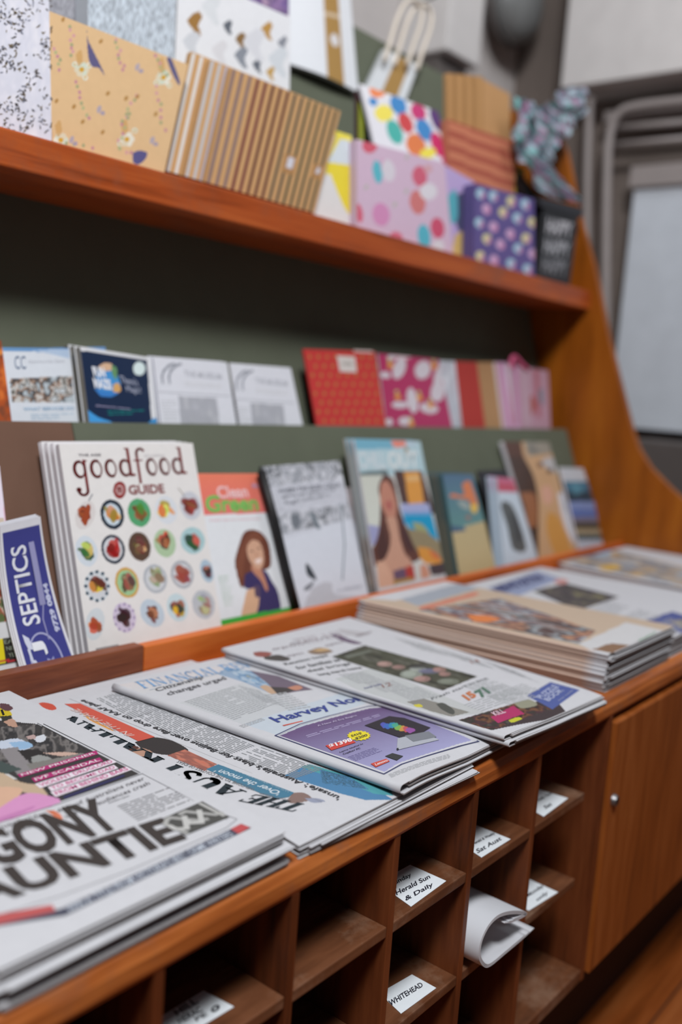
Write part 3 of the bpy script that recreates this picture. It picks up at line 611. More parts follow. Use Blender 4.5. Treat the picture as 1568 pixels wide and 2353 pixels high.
# --- FINANCIAL ... page with the purple advert
def art_fin(s):
    s.grad([(262, 1575), (540, 1525), (560, 1545), (300, 1600)], (214, 208, 208), (208, 209, 212))
    s.serif('FINANCIAL REVIEW', [(330, 1583), (640, 1519), (308, 1568)], (120, 168, 214), gap=0.03, wt=0.85)
    s.line([(344, 1586), (560, 1535)], 0.0012, (170, 186, 200))
    s.text('Citizenship', [(364, 1592), (472, 1561), (354, 1583)], (92, 92, 96), 0.015); s.text('changes urged', [(392, 1601), (526, 1563), (378, 1592)], (92, 92, 96), 0.015)
    s.poly([(520, 1534), (592, 1548), (700, 1583), (664, 1592), (622, 1594), (560, 1567), (500, 1549)], (150, 172, 196))
    s.img([(520, 1534), (600, 1545), (665, 1585), (560, 1567)], [(146, 178, 206), (180, 196, 210), (112, 148, 184), (170, 170, 150)], (5, 4), 6)
    s.blob([(596, 1578), (612, 1574), (630, 1584), (640, 1594), (622, 1594)], (196, 166, 140))
    s.poly([(575, 1540), (640, 1552), (720, 1584), (690, 1588), (640, 1596), (615, 1570)], (118, 106, 120)); s.poly([(622, 1578), (690, 1582), (660, 1592), (640, 1597)], (76, 72, 72))
    s.blob([(660, 1580), (684, 1574), (696, 1580), (680, 1586)], (196, 140, 118))
    s.grad([(412, 1615), (560, 1568), (720, 1640), (560, 1665)], (200, 203, 206), (198, 202, 206))
    for k, (a, b) in enumerate(((0, .32), (.34, .66), (.68, 1.0))):
        i = lambda p, q_, t: (p[0]+(q_[0]-p[0])*t, p[1]+(q_[1]-p[1])*t)
        A, Bq, Cc, D = (422, 1612), (535, 1577), (640, 1615), (540, 1655)
        s.body([i(A, Bq, a), i(A, Bq, b), i(D, Cc, b), i(D, Cc, a)], 18, 40+k, (170, 173, 177), words=5)
    for k in range(2):
        o = k*62; s.body([(545+o, 1574+o*.36), (595+o, 1586+o*.05), (650+o, 1610+o*.05), (604+o, 1612+o*.36)], 9, 60+k, (174, 177, 181), words=5)
    s.body([(548, 1668), (600, 1650), (612, 1655), (560, 1673)], 3, 71, (164, 166, 170))
    s.poly([(560, 1664), (790, 1590), (842, 1615), (640, 1690)], (196, 206, 216))
    s.serif_h = 1
    s.text('Harvey Norman', [(646, 1665), (905, 1594), (616, 1650)], (66, 78, 146), 0.025, 0.0006, slant=0.0)
    s.line([(652, 1668), (920, 1600)], 0.0028, (206, 92, 78), 0.0005)
    ad = [(634, 1691), (690, 1665), (760, 1645), (850, 1622), (900, 1618), (1100, 1698), (1060, 1710), (980, 1738), (922, 1758), (882, 1779)]
    adi = [(643, 1691), (695, 1669), (765, 1649), (850, 1627), (896, 1622), (1085, 1697), (1050, 1708), (972, 1736), (916, 1755), (884, 1774)]
    s.line(ad, 0.0030, (72, 76, 112), 0.0004, closed=True); s.line([(p[0]*.985+12.9, p[1]*.985+25.4) for p in ad], 0.0012, (214, 214, 222), 0.0005, closed=True)
    Q = [(648, 1691), (850, 1630), (1078, 1698), (884, 1771)]
    inner = [(650, 1691), (697, 1671), (767, 1651), (850, 1630), (892, 1624), (1074, 1696), (1046, 1706), (970, 1733), (912, 1753), (885, 1769)]
    s.grad([(650, 1690), (892, 1624), (1078, 1697), (885, 1769)], (110, 90, 130), (164, 164, 204), 1, clip=adi)
    s.text('A New AI Era Begins', [(732, 1672), (822, 1647), (728, 1668)], (196, 184, 214), 0.01, 0.0008)
    s.body([(702, 1690), (870, 1640), (874, 1644), (708, 1696)], 2, 81, (170, 160, 196))
    s.flat([(838, 1668), (895, 1646), (930, 1650), (990, 1672), (968, 1686), (920, 1696)], (58, 54, 60), 0.0008)
    cols = [(90, 96, 180), (70, 110, 186), (60, 140, 180), (80, 165, 140), (130, 175, 90), (200, 150, 80), (190, 90, 100), (150, 90, 160)]
    for k in range(8):
        c0 = (884+k*8.5, 1668+k*1.6-(4 if 1 < k < 4 else 0)); s.flat([(c0[0]+9*math.cos(a)*(1+.3*math.sin(k*2+a*2)), c0[1]+6.5*math.sin(a)*(1+.2*math.cos(k+a*3))) for a in np.linspace(0, 6.28, 14)[:-1]], cols[k], 0.00085+0.00003*k)
    s.flat([(914, 1698), (972, 1684), (1010, 1700), (912, 1726)], (176, 180, 190), 0.0008); s.flat([(930, 1692), (985, 1681), (1004, 1694), (950, 1706)], (128, 132, 140), 0.0010)
    s.flat([(911, 1723), (915, 1721), (917, 1725), (913, 1727)], (50, 50, 60), 0.0011)
    t = []
    for k in range(32):
        a = k*math.pi/16; r = 1.0 if k % 2 else 0.84; t.append((825+28*r*math.cos(a), 1692+12*r*math.sin(a)))
    s.flat(t, (232, 216, 60), 0.0008); s.text('SAVE', [(808, 1696), (832, 1689), (806, 1691)], (80, 76, 50), 0.03, 0.0010); s.text('$200', [(818, 1703), (846, 1694), (815, 1697)], (80, 76, 50), 0.03, 0.0010)
    s.flat([(748, 1715), (806, 1700), (818, 1708), (762, 1726)], (204, 76, 70), 0.0008); s.text('$1398', [(760, 1722), (812, 1706), (754, 1713)], (240, 232, 236), 0.035, 0.0010)
    s.text('Laptop IdeaPad 5x', [(782, 1732), (836, 1712), (780, 1729)], (70, 66, 90), 0.02, 0.0008); s.text('Copilot+ PC', [(790, 1737), (830, 1723), (787, 1733)], (70, 66, 90), 0.02, 0.0008)
    s.body([(798, 1740), (860, 1718), (880, 1722), (818, 1750)], 5, 84, (112, 106, 150))
    s.flat([(885, 1740), (902, 1733), (927, 1740), (912, 1750)], (64, 66, 68), 0.0008); s.flat([(852, 1757), (888, 1746), (896, 1752), (864, 1765)], (204, 84, 72), 0.0008)
    s.text('Lenovo', [(864, 1762), (892, 1752), (861, 1757)], (240, 222, 224), 0.02, 0.0010)
    s.body([(892, 1780), (1030, 1730), (1034, 1736), (900, 1788)], 4, 88, (164, 166, 170), words=14)
zF = T0+0.0225; fp = [(264, 1576), None, None, (925, 1806)]
def art_zero(s): pass
fTL = hor((263, 1570), T0+.0235); fBL = hor((926, 1803), T0+.0235)
dirx = np.array((1, 0.01, 0)); Wf = 0.298
fC = [fTL, fTL+dirx*Wf+np.array((0, 0, -.0025)), fBL+dirx*Wf+np.array((0, 0.004, -.0025)), fBL]
def bF(u, v): return -0.008*np.clip((u-.5)/.5, 0, 1)**1.6+0.0012*np.sin(u*9)*np.exp(-v*6)-0.004*np.clip(1-v/.08, 0, 1)**2*np.clip(u*3-.3, 0, 1)
newspaper('newspaper', fC, 0.0095, M_news, 'newspaper with a purple laptop advert and pale blue serif masthead', art=art_fin, res=(330, 420), bend=bF, seed=31, leaves=4)
# --- page with dark photo and blue advert block
def art_age(s):
    s.blob([(582, 1500), (600, 1498), (625, 1502), (612, 1510), (588, 1508)], (150, 92, 86)); s.blob([(606, 1510), (640, 1506), (668, 1515), (650, 1520), (612, 1516)], (84, 80, 78))
    s.blob([(705, 1500), (735, 1492), (765, 1500), (745, 1506), (720, 1506)], (140, 120, 104)); s.blob([(716, 1497), (742, 1493), (758, 1497), (735, 1500)], (196, 164, 120))
    s.blob([(758, 1465), (775, 1464), (800, 1474), (832, 1484), (812, 1485), (780, 1476)], (112, 96, 116)); s.blob([(775, 1452), (820, 1458), (850, 1464), (825, 1470), (790, 1462)], (186, 184, 188))
    for k, (x, y, x1, y1) in enumerate(((668, 1487, 760, 1473), (628, 1498, 700, 1487), (820, 1472, 856, 1463), (662, 1513, 700, 1507), (750, 1492, 790, 1484))):
        s.text('opinion'[:4+k % 3], [(x, y), (x1, y1), (x-5, y-6)], (150, 140, 146), 0.0)
    for k, t in enumerate(('Reunion hope', 'for families as', 'deal brings', 'long march home')):
        x = 660+k*26; y = 1531+k*8; s.text(t, [(x, y), (x+98, y-19+k*1.2), (x-10, y-6)], (96, 98, 100), 0.01)
    s.grad([(770, 1560), (860, 1535), (1120, 1640), (960, 1650)], (192, 196, 197), (192, 195, 196))
    s.poly([(762, 1512), (838, 1488), (1098, 1557), (1018, 1588)], (78, 78, 68))
    s.img([(762, 1512), (838, 1488), (1098, 1557), (1018, 1588)], [(64, 64, 58), (84, 84, 72), (78, 80, 68), (104, 104, 94), (70, 68, 62)], (8, 5), 2, 2.0)
    for c_, r_, k in (((884, 1529), (18, 6), (190, 156, 148)), ((916, 1536), (16, 5), (166, 134, 128)), ((945, 1552), (26, 10), (172, 180, 170)), ((960, 1540), (20, 6), (176, 182, 176)), ((986, 1545), (26, 6), (118, 118, 146)), ((1010, 1542), (16, 6), (180, 140, 132)),
                      ((1022, 1552), (14, 5), (176, 138, 132)), ((1030, 1568), (26, 7), (140, 146, 134)), ((970, 1562), (20, 7), (184, 146, 140)), ((960, 1535), (26, 5), (56, 54, 56))): s.ell(c_, r_, k, 0.55); s.ell((c_[0]-4, c_[1]-1), (r_[0]*.6, r_[1]*.6), k, 0.6)
    s.poly([(790, 1510), (850, 1498), (856, 1502), (800, 1516)], (112, 116, 106))
    A, Bq, Cc, D = (768, 1545), (850, 1540), (1080, 1605), (985, 1618)
    for k in range(3):
        s.body([(775+k*62, 1550+k*20), (835+k*62, 1545+k*17), (885+k*62, 1562+k*17), (825+k*62, 1572+k*20)], 9, 90+k, (174, 177, 180), words=5)
        s.body([(905+k*100, 1472+k*24), (985+k*98, 1490+k*27), (1040+k*95, 1508+k*27), (965+k*98, 1498+k*24)], 9, 95+k, (166, 169, 172), words=5)
    for k in range(3): s.body([(1060+k*30, 1585+k*12-8), (1120+k*34, 1560+k*12), (1170+k*30, 1572+k*14), (1110+k*30, 1605+k*12-8)], 9, 104+k, (174, 177, 180), words=5)
    s.text('12', [(882, 1582), (902, 1576), (876, 1575)], (150, 110, 104), 0.0); s.text('14', [(1086, 1530), (1104, 1526), (1078, 1523)], (160, 112, 104), 0.0)
    s.text('Inside today', [(840, 1586), (880, 1576), (836, 1580)], (120, 124, 160), 0.0)
    s.poly([(934, 1613), (975, 1606), (1080, 1637), (1038, 1647), (990, 1634)], (140, 138, 132)); s.blob([(950, 1620), (964, 1618), (972, 1624), (958, 1625)], (206, 196, 70))
    s.blob([(1002, 1618), (1020, 1616), (1044, 1632), (1040, 1642), (1015, 1630)], (86, 88, 84))
    s.text('Fresh start in line', [(994, 1610), (1120, 1563), (990, 1605)], (120, 122, 126), 0.0)
    s.text('15', [(1078, 1612), (1098, 1601), (1060, 1600)], (196, 122, 84), 0.06); s.text('71', [(1108, 1606), (1130, 1594), (1088, 1592)], (90, 120, 104), 0.06)
    s.body([(1064, 1620), (1200, 1572), (1240, 1580), (1110, 1636)], 6, 110, (174, 177, 180), words=8)
    s.poly([(1053, 1655), (1140, 1640), (1270, 1602), (1310, 1640), (1130, 1678)], (70, 60, 62))
    s.img([(1053, 1655), (1200, 1612), (1268, 1628), (1130, 1678)], [(62, 48, 46), (120, 84, 62), (80, 56, 62), (60, 60, 54), (90, 84, 80)], (9, 4), 13, 2.2)
    s.poly([(1128, 1648), (1180, 1622), (1206, 1640), (1170, 1652), (1146, 1662)], (176, 56, 104)); s.text('KILL', [(1140, 1646), (1164, 1638), (1128, 1638)], (232, 200, 214), 0.02)
    s.blob([(1168, 1655), (1190, 1648), (1200, 1652), (1178, 1660)], (196, 196, 60)); s.blob([(1180, 1616), (1215, 1608), (1235, 1620), (1200, 1628)], (150, 150, 130))
    s.poly([(1210, 1600), (1265, 1569), (1333, 1586), (1270, 1629)], (84, 98, 158))
    s.text('PUZZLE', [(1246, 1608), (1286, 1580), (1230, 1603)], (176, 184, 214), 0.03); s.text('BOOK', [(1262, 1613), (1298, 1588), (1248, 1608)], (176, 184, 214), 0.03); s.text('free inside', [(1286, 1612), (1318, 1588), (1282, 1610)], (170, 178, 210), 0.0)
    s.serif('THE AGE', [(690, 1486), (800, 1468), (672, 1474)], (190, 182, 188), wt=.7)
gTL = hor((512, 1489), T0+.0345); gBL = hor((1162, 1690), T0+.0345); Wg = 0.292
gC = [gTL, gTL+np.array((Wg+.012, 0.012, -.004)), gBL+np.array((Wg-.022, 0.0, -.0105)), gBL]
def bG(u, v): return -0.002*np.clip(1-v/.08, 0, 1)**2*np.clip(u*3-.3, 0, 1)
for i in range(2):
    C = [c-np.array((0, 0, 0.0066*(1-i)))+np.array(((0.002, -.006, 0), (0, 0, 0))[i]) for c in gC]
    newspaper('newspaper', C, 0.0060, M_news, ['plain folded newspaper underneath the page with the dark photo', 'newspaper with a dark football photo and a blue advert block at its front corner'][i], group='pair of newspapers in the middle of the worktop',
              art=art_age if i else None, res=(300, 400) if i else (12, 12), bend=bG, seed=41+i, leaves=3)
# --- thick salmon-edged pile
def art_pile(s):
    s.K[:] = lin((196, 176, 156), s.g)
    s.poly([(905, 1372), (1040, 1322), (1100, 1352), (960, 1392)], (164, 170, 180)); s.poly([(960, 1396), (1094, 1360), (1104, 1366), (975, 1402)], (206, 132, 112))
    s.poly([(840, 1375), (1050, 1322), (1070, 1336), (910, 1380)], (206, 206, 210))
    s.img([(960, 1402), (1150, 1375), (1370, 1450), (1330, 1480)], [(96, 96, 112), (176, 180, 184), (110, 84, 90), (186, 140, 112), (76, 72, 76), (160, 166, 170), (96, 78, 76)], (8, 4), 21, 2.2)
    s.blob([(1075, 1412), (1120, 1414), (1150, 1424), (1110, 1430), (1085, 1424)], (220, 132, 78))
    s.poly([(1330, 1480), (1440, 1430), (1620, 1470), (1440, 1530)], (206, 206, 208)); s.poly([(1362, 1492), (1405, 1478), (1462, 1484), (1424, 1504)], (140, 110, 88))
    s.text('Weekend', [(1470, 1475), (1508, 1455), (1466, 1471)], (110, 170, 130), 0.0)
zs = 0.0602
pTL = hor((826, 1377), T0+zs); pBL = hor((1402, 1502), T0+zs)
pC = [pTL, pTL+np.array((0.262, -.002, 0)), pBL+np.array((0.26, 0.0, 0)), pBL]
N1 = 10
for i in range(N1):
    t = 0.0060; rs = random.Random(i*3+2); o = np.array((rs.uniform(-.0035, .0035), rs.uniform(-.004, .004), 0)) if i < N1-1 else np.zeros(3)
    C = [np.array((c[0], c[1], T0+t*(i+1)))+o for c in pC]
    # the pile's lower copies stand straight above one another
    newspaper('newspaper', C, t-.0003, M_news, 'newspaper with tan margins and crowded photos topping the thick salmon-edged pile' if i == N1-1 else 'folded newspaper with a salmon-coloured fold inside the thick pile',
              group='salmon-edged newspapers in the thick pile', art=art_pile if i == N1-1 else None, res=(220, 160) if i == N1-1 else (8, 8), spine=(206, 180, 164), seed=60+i, leaves=3)
# --- paper behind the thick pile
def art_behind(s):
    s.poly([(1120, 1352), (1235, 1312), (1290, 1330), (1185, 1372)], (150, 160, 190)); s.text('NEWS EXTRA', [(1150, 1364), (1258, 1330), (1128, 1350)], (76, 80, 120), 0.05)
    s.img([(1225, 1358), (1300, 1340), (1425, 1372), (1330, 1404)], [(110, 112, 100), (76, 72, 74), (90, 84, 86), (130, 126, 96)], (5, 4), 8)
    s.poly([(1465, 1432), (1545, 1405), (1700, 1450), (1640, 1470)], (84, 94, 150)); s.ell((1290, 1336), (16, 6), (206, 150, 146))
    s.img([(1540, 1428), (1640, 1410), (1700, 1440), (1600, 1460)], [(170, 150, 110), (120, 120, 120), (150, 150, 150)], (4, 3), 8)
    for k in range(3): s.body([(1330+k*70, 1410+k*18), (1400+k*70, 1380+k*20), (1450+k*70, 1395+k*20), (1385+k*70, 1428+k*18)], 10, 130+k, (170, 172, 176), words=4)
bTL = hor((1085, 1350), T0+.037); bC = [np.array((pC[1][0]+.012, 0.455, T0)), np.array((pC[1][0]+.44, 0.46, T0)), np.array((pC[2][0]+.44, 0.02, T0)), np.array((pC[2][0]+.012, 0.02, T0))]
for i in range(4):
    t = 0.0088; C = [c+np.array((0, 0, t*(i+1))) for c in bC]
    newspaper('newspaper', C, t-.0003, M_news, ['newspaper at the bottom of the pile behind the salmon-edged one', 'second newspaper from the bottom of the pile behind the salmon-edged one', 'second newspaper from the top of the pile behind the salmon-edged one',
              'newspaper with navy masthead topping the pile behind the salmon-edged one'][i], group='newspapers behind the salmon-edged pile', art=art_behind if i == 3 else None, res=(160, 160) if i == 3 else (8, 8), seed=80+i, leaves=2)
# --- last pile against the end panel
def art_last(s):
    s.img([(1240, 1300), (1400, 1262), (1640, 1320), (1560, 1372)], [(150, 152, 158), (120, 126, 140), (176, 176, 178), (196, 160, 110), (128, 124, 122), (160, 160, 166)], (9, 5), 31, 1.8)
    s.blob([(1375, 1302), (1410, 1296), (1430, 1304), (1400, 1312)], (206, 168, 90)); s.ell((1385, 1268), (22, 8), (150, 180, 206))
lx = bC[1][0]+0.022
lTL = hor((1238, 1292), T0+.026); lx = lTL[0]
lC = [np.array((lx, 0.462, T0)), np.array((2.443, 0.462, T0)), np.array((2.443, 0.03, T0)), np.array((lx-.02, 0.03, T0))]
for i in range(4):
    t = 0.0092; C = [c+np.array((0.0015*((i*7) % 3), 0, t*(i+1))) for c in lC]
    newspaper('newspaper', C, t-.0003, M_news, ['newspaper at the bottom of the last pile beside the end panel', 'second newspaper from the bottom of the last pile beside the end panel', 'second newspaper from the top of the last pile beside the end panel',
              'blurred grey newspaper on top of the last pile beside the end panel'][i], group='newspapers beside the end panel', art=art_last if i == 3 else None, res=(140, 140) if i == 3 else (8, 8), seed=90+i, leaves=3)
# ------------------------------------------------------------------ magazines on the lower ledge
LL = (0.513, B+0.07, 0.33)
def fit(px, L, k=0.0): return ext([lean(p, L) for p in px], k)
def floor_ext(C, z=B+0.033):                 # continue a leaning sheet down to the trough floor
    TL, TR, BR, BL = [np.array(c) for c in C]
    f = lambda T, Bt: Bt+(Bt-T)*max(0.0, (Bt[2]-z)/(T[2]-Bt[2]))
    return [TL, TR, f(TR, BR), f(TL, BL)]
def mag(name, px, L, art, m, th, label, cat, group=None, res=(60, 80), base=(214, 214, 216), gain=1.12, edge=(200, 198, 204), bend=None, zf=B+0.033, off=(0, 0, 0)):
    C = floor_ext([lean(p, L) for p in px], zf); C = [c+np.array(off) for c in C]
    s = Sheet(C, res[0], res[1], base, gain, bend, edge)
    if art: art(s)
    return obj_sheet(s, name, m, th, label, cat, group)
def behind(name, px, L, n, dy, dx, th, col, label, cat, group, m, zf=B+0.033, edge=(200, 198, 204), dz=0.0, spine=None, art=None):
    words = ['directly behind the front copy', 'second copy behind the front one', 'third copy behind the front one', 'fourth copy behind the front one']
    for i in range(n):
        L2 = L; C = floor_ext([lean(p, L) for p in px], zf)
        o = np.array((dx*(i+1), dy*(i+1), dz*(i+1))); C = [c+o for c in C]; C[2][2] = C[3][2] = zf
        s = Sheet(C, 14, 18, col, 1.1, None, spine or edge)
        if art: art(s)
        obj_sheet(s, name, m, th, label+', '+words[i], cat, group)
# --- food guide with rows of plates
GF = [(135, 1020), (443, 1018), (510, 1440), (205, 1505)]
def plate(s, c, r, rim, food, kind=0, rot=-14):
    s.ell(c, r, rim, 1, rot)
    if kind == 1: s.ell(c, (r[0]*.72, r[1]*.74), (200, 214, 224), 1, rot)
    if kind == 2: s.ell(c, (r[0]*.8, r[1]*.8), (206, 208, 212), 1, rot)
    if kind == 3: s.ell(c, (r[0]*.82, r[1]*.82), (158, 196, 150), 1, rot)
    rs = random.Random(int(c[0]*7+c[1]))
    for k in range(12):
        a = rs.uniform(0, 6.28); q = rs.uniform(.08, .44); col = food[(k*2) % len(food)]
        s.ell((c[0]+r[0]*q*math.cos(a), c[1]+r[1]*q*math.sin(a)), (r[0]*rs.uniform(.34, .6), r[1]*rs.uniform(.14, .28)), tuple(int(v*rs.uniform(.75, 1.1)) for v in col), .9, rs.uniform(20, 90))
def art_food(s):
    wht = (226, 224, 224)
    rows = [[((196, 1184), (22, 34), (214, 208, 206), [(150, 70, 44), (176, 84, 50), (96, 56, 40)], 0, 20), ((258, 1182), (27, 35), (36, 48, 62), [(206, 158, 88), (190, 130, 60), (226, 190, 130)], 1, -14), ((320, 1178), (26, 33), (86, 160, 112), [(124, 84, 54), (96, 140, 60), (160, 110, 70)], 0, -14),
             ((382, 1172), (25, 33), (214, 218, 224), [(230, 196, 90), (206, 150, 70), (236, 214, 130)], 0, -14), ((438, 1162), (24, 33), (198, 200, 208), [(140, 60, 50), (170, 84, 66), (110, 50, 44)], 0, -14)],
            [((199, 1266), (25, 36), (206, 214, 222), [(60, 96, 66), (70, 110, 70), (226, 206, 110)], 0, -14), ((260, 1262), (27, 34), (44, 52, 68), [(170, 40, 36), (150, 30, 30), (196, 90, 80)], 2, -14), ((321, 1256), (25, 34), (92, 70, 58), [(130, 88, 66), (110, 70, 54), (230, 214, 160)], 0, -14),
             ((379, 1248), (25, 33), (172, 196, 160), [(196, 80, 50), (214, 130, 80), (80, 50, 40)], 0, -14), ((443, 1242), (28, 31), (168, 200, 204), [(60, 90, 70), (196, 110, 80), (50, 84, 60)], 0, -14)],
            [((223, 1347), (29, 36), (206, 212, 216), [(120, 72, 48), (226, 180, 70), (96, 58, 44)], 2, -14), ((292, 1339), (27, 36), (204, 160, 84), [(150, 96, 84), (90, 84, 60), (190, 130, 110)], 3, -14), ((357, 1330), (27, 34), (178, 182, 188), [(206, 190, 150), (170, 150, 110), (186, 170, 140)], 2, -14),
             ((419, 1320), (26, 33), (172, 174, 180), [(150, 84, 74), (140, 74, 66)], 2, -14), ((476, 1312), (15, 27), (170, 190, 206), [(66, 46, 54), (84, 56, 62), (206, 140, 110)], 0, -14)],
            [((218, 1434), (22, 38), (206, 212, 216), [(206, 90, 56), (190, 80, 50), (226, 130, 90)], 0, 10), ((286, 1419), (26, 35), (206, 194, 214), [(70, 40, 46), (80, 46, 50)], 0, -14), ((350, 1409), (26, 34), (190, 204, 216), [(110, 56, 46), (134, 70, 54), (206, 150, 110)], 0, -30),
             ((408, 1396), (24, 33), (196, 214, 220), [(150, 90, 54), (206, 190, 50), (60, 80, 60)], 0, -14), ((468, 1389), (26, 34), (186, 190, 196), [(190, 176, 150), (160, 140, 120), (206, 196, 176)], 0, -14)]]
    for r in rows:
        for c, rr, rim, food, kind, rot in r: plate(s, c, rr, rim, food, kind, rot)
    for k in range(12):
        a = k*math.pi/6; s.ell((223+26*math.cos(a), 1347+33*math.sin(a)), (4, 4), (60, 80, 96)); s.ell((286+23*math.cos(a), 1419+31*math.sin(a)), (2.5, 3), (150, 130, 170))
    s.line([(204, 1150), (212, 1136)], .002, (150, 150, 156)); s.line([(424, 1140), (410, 1122)], .0012, (150, 140, 130)); s.blob([(186, 1196), (200, 1160), (208, 1168), (198, 1208)], (156, 72, 44))
    s.serif('goodfood', [(168, 1098), (428, 1087), (162, 1058)], (122, 40, 40), gap=0.0, wt=1.15, y0=.28, y1=1.0)
    s.ell((275, 1126), (15, 20), (140, 44, 44)); s.ell((275, 1126), (9, 12), (206, 170, 168)); s.text('m', [(270, 1133), (281, 1132), (268, 1119)], (120, 36, 36), 0.04)
    s.text('GUIDE', [(297, 1137), (379, 1133), (293, 1115)], (132, 60, 60), 0.03)
    s.text('THE AGE', [(180, 1049), (232, 1048), (179, 1043)], (120, 116, 120), 0.02); s.text('25TH EDITION', [(332, 1050), (378, 1049), (331, 1045)], (190, 186, 190), 0.0)
    s.text('|||||||||||', [(224, 1501), (275, 1491), (220, 1490)], (110, 108, 112), 0.05); s.blob([(296, 1480), (300, 1479), (303, 1489), (299, 1490)], (60, 56, 60))
mag('magazine', GF, LL, art_food, M_gloss, 0.008, 'cream food guide magazine with rows of plates on its cover, frontmost of its stack', 'magazine', 'food guide magazines', res=(210, 300), base=(226, 223, 221), gain=1.05)
behind('magazine', GF, LL, 3, 0.0115, -0.0015, 0.008, (222, 220, 222), 'cream food guide magazine', 'magazine', 'food guide magazines', M_gloss)
# --- cleaning magazine
def art_clean(s):
    s.grad([(440, 1080), (620, 1080), (640, 1180), (455, 1185)], (232, 128, 100), (226, 118, 112), clip=[(440, 1075), (620, 1075), (628, 1178), (440, 1184)])
    s.text('Clean', [(501, 1146), (572, 1143), (495, 1117)], (240, 196, 196), 0.03, 0.0006); s.text('Green', [(474, 1178), (595, 1174), (470, 1138)], (116, 190, 96), 0.03, 0.0005)
    s.text('Mini', [(580, 1122), (596, 1121), (578, 1111)], (190, 160, 190), 0.02); s.text('simple ways to a natural home', [(482, 1199), (598, 1195), (481, 1193)], (232, 176, 186), 0.0)
    hair = [(547, 1260), (560, 1225), (580, 1217), (602, 1225), (618, 1250), (623, 1290), (618, 1306), (596, 1312), (575, 1330), (556, 1350), (545, 1320), (540, 1290)]
    s.blob(hair, (112, 66, 52)); s.blob([(552, 1262), (570, 1232), (590, 1222), (606, 1240), (590, 1246), (566, 1270), (556, 1330), (545, 1300)], (128, 78, 60), .8)
    s.blob([(563, 1320), (580, 1312), (608, 1310), (625, 1335), (640, 1365), (640, 1420), (560, 1420), (574, 1360), (562, 1350)], (62, 54, 98))
    s.blob([(578, 1300), (595, 1300), (606, 1320), (616, 1352), (612, 1358), (600, 1335), (580, 1312)], (190, 132, 108))
    s.blob([(568, 1255), (578, 1242), (594, 1244), (604, 1262), (607, 1290), (600, 1306), (588, 1306), (574, 1288), (568, 1270)], (208, 164, 138))
    s.ell((579, 1266), (4, 2), (110, 80, 66)); s.ell((595, 1260), (4, 2), (110, 80, 66)); s.blob([(585, 1288), (600, 1282), (600, 1292), (591, 1296)], (236, 214, 206)); s.ell((589, 1274), (2.5, 5), (190, 140, 116))
    s.blob([(568, 1356), (588, 1352), (596, 1372), (588, 1410), (556, 1420), (562, 1380)], (214, 172, 140)); s.blob([(584, 1344), (596, 1346), (598, 1368), (588, 1372)], (86, 70, 96))
    for k in range(9): s.text('green tips'[:5+k % 5], [(502+k*1.8, 1329+k*8), (526+k*1.8-(k % 3)*3, 1327+k*8), (501+k*1.8, 1324+k*8)], (186, 210, 190), 0.0)
    s.poly([(500, 1426), (700, 1388), (715, 1430), (505, 1475)], (66, 164, 62)); s.poly([(505, 1436), (700, 1396), (715, 1430), (505, 1475)], (96, 150, 60), .6)
mag('magazine', [(448, 1088), (605, 1088), (672, 1402), (503, 1437)], (0.526, B+.07, .345), art_clean, M_gloss, 0.006, 'white magazine with an orange title band and a curly-haired woman in navy', 'magazine', res=(120, 190), base=(224, 227, 231), gain=1.05)
# --- comb-bound book
def art_comb(s):
    s.img([(560, 1060), (790, 1050), (812, 1190), (600, 1240)], [(206, 208, 216), (150, 154, 162), (196, 198, 206), (110, 114, 120), (210, 212, 220)], (11, 6), 17, 2.2)
    s.poly([(600, 1120), (790, 1100), (800, 1158), (628, 1182)], (206, 208, 218), .75)
    for k, t in enumerate(('WHEN THE BUSH CALLS', 'stories and poems of the', 'high country')):
        s.text(t, [(640+k*8, 1134+k*14), (780-k*10, 1118+k*12), (638+k*8, 1124+k*14)], (110, 114, 124), 0.02 if k == 0 else 0.0)
    s.blob([(712, 1176), (722, 1182), (738, 1215), (740, 1222), (728, 1214), (716, 1190)], (110, 120, 128)); s.blob([(668, 1185), (684, 1182), (690, 1200), (684, 1216), (672, 1208)], (116, 122, 130))
    s.poly([(640, 1245), (800, 1195), (870, 1420), (690, 1440)], (212, 216, 226))
    s.line([(784, 1158), (792, 1250), (787, 1332)], 0.004, (142, 152, 160))
    s.blob([(702, 1296), (708, 1296), (718, 1310), (728, 1330), (722, 1332), (706, 1320)], (64, 70, 76)); s.blob([(698, 1352), (710, 1342), (722, 1336), (714, 1352), (702, 1358)], (120, 124, 132)); s.blob([(706, 1372), (716, 1370), (722, 1400), (712, 1400)], (96, 100, 108))
    s.blob([(716, 1352), (740, 1340), (762, 1340), (770, 1365), (830, 1375), (700, 1420)], (190, 192, 200)); s.text('a collection', [(776, 1360), (832, 1350), (775, 1352)], (156, 160, 170), 0.0)
cb_ = mag('book', [(601, 1072), (780, 1058), (846, 1362), (688, 1400)], (0.512, B+.07, .325), art_comb, M_gloss, 0.007, 'black and white comb-bound book with a sketched tree cover and black spine', 'book', res=(130, 180), base=(206, 209, 219), gain=1.05, edge=(40, 40, 44))
cb_.name = 'comb_bound_book'
sp = [lean(p, (0.512, B+.07, .325)) for p in ((608, 1082), (640, 1200), (666, 1310), (689, 1398))]
spn = tube('comb_spine', [p+np.array((-.006, 0.002, 0)) for p in sp], 0.0075, M_black)
spn.parent = cb_
mag('book', [(595, 1090), (770, 1120), (846, 1370), (680, 1400)], (0.541, B+.07, .35), None, M_gloss, 0.006, 'black-backed spare book directly behind the comb-bound tree cover book', 'book', base=(30, 30, 34), edge=(28, 28, 32), gain=1.0, res=(8, 8))
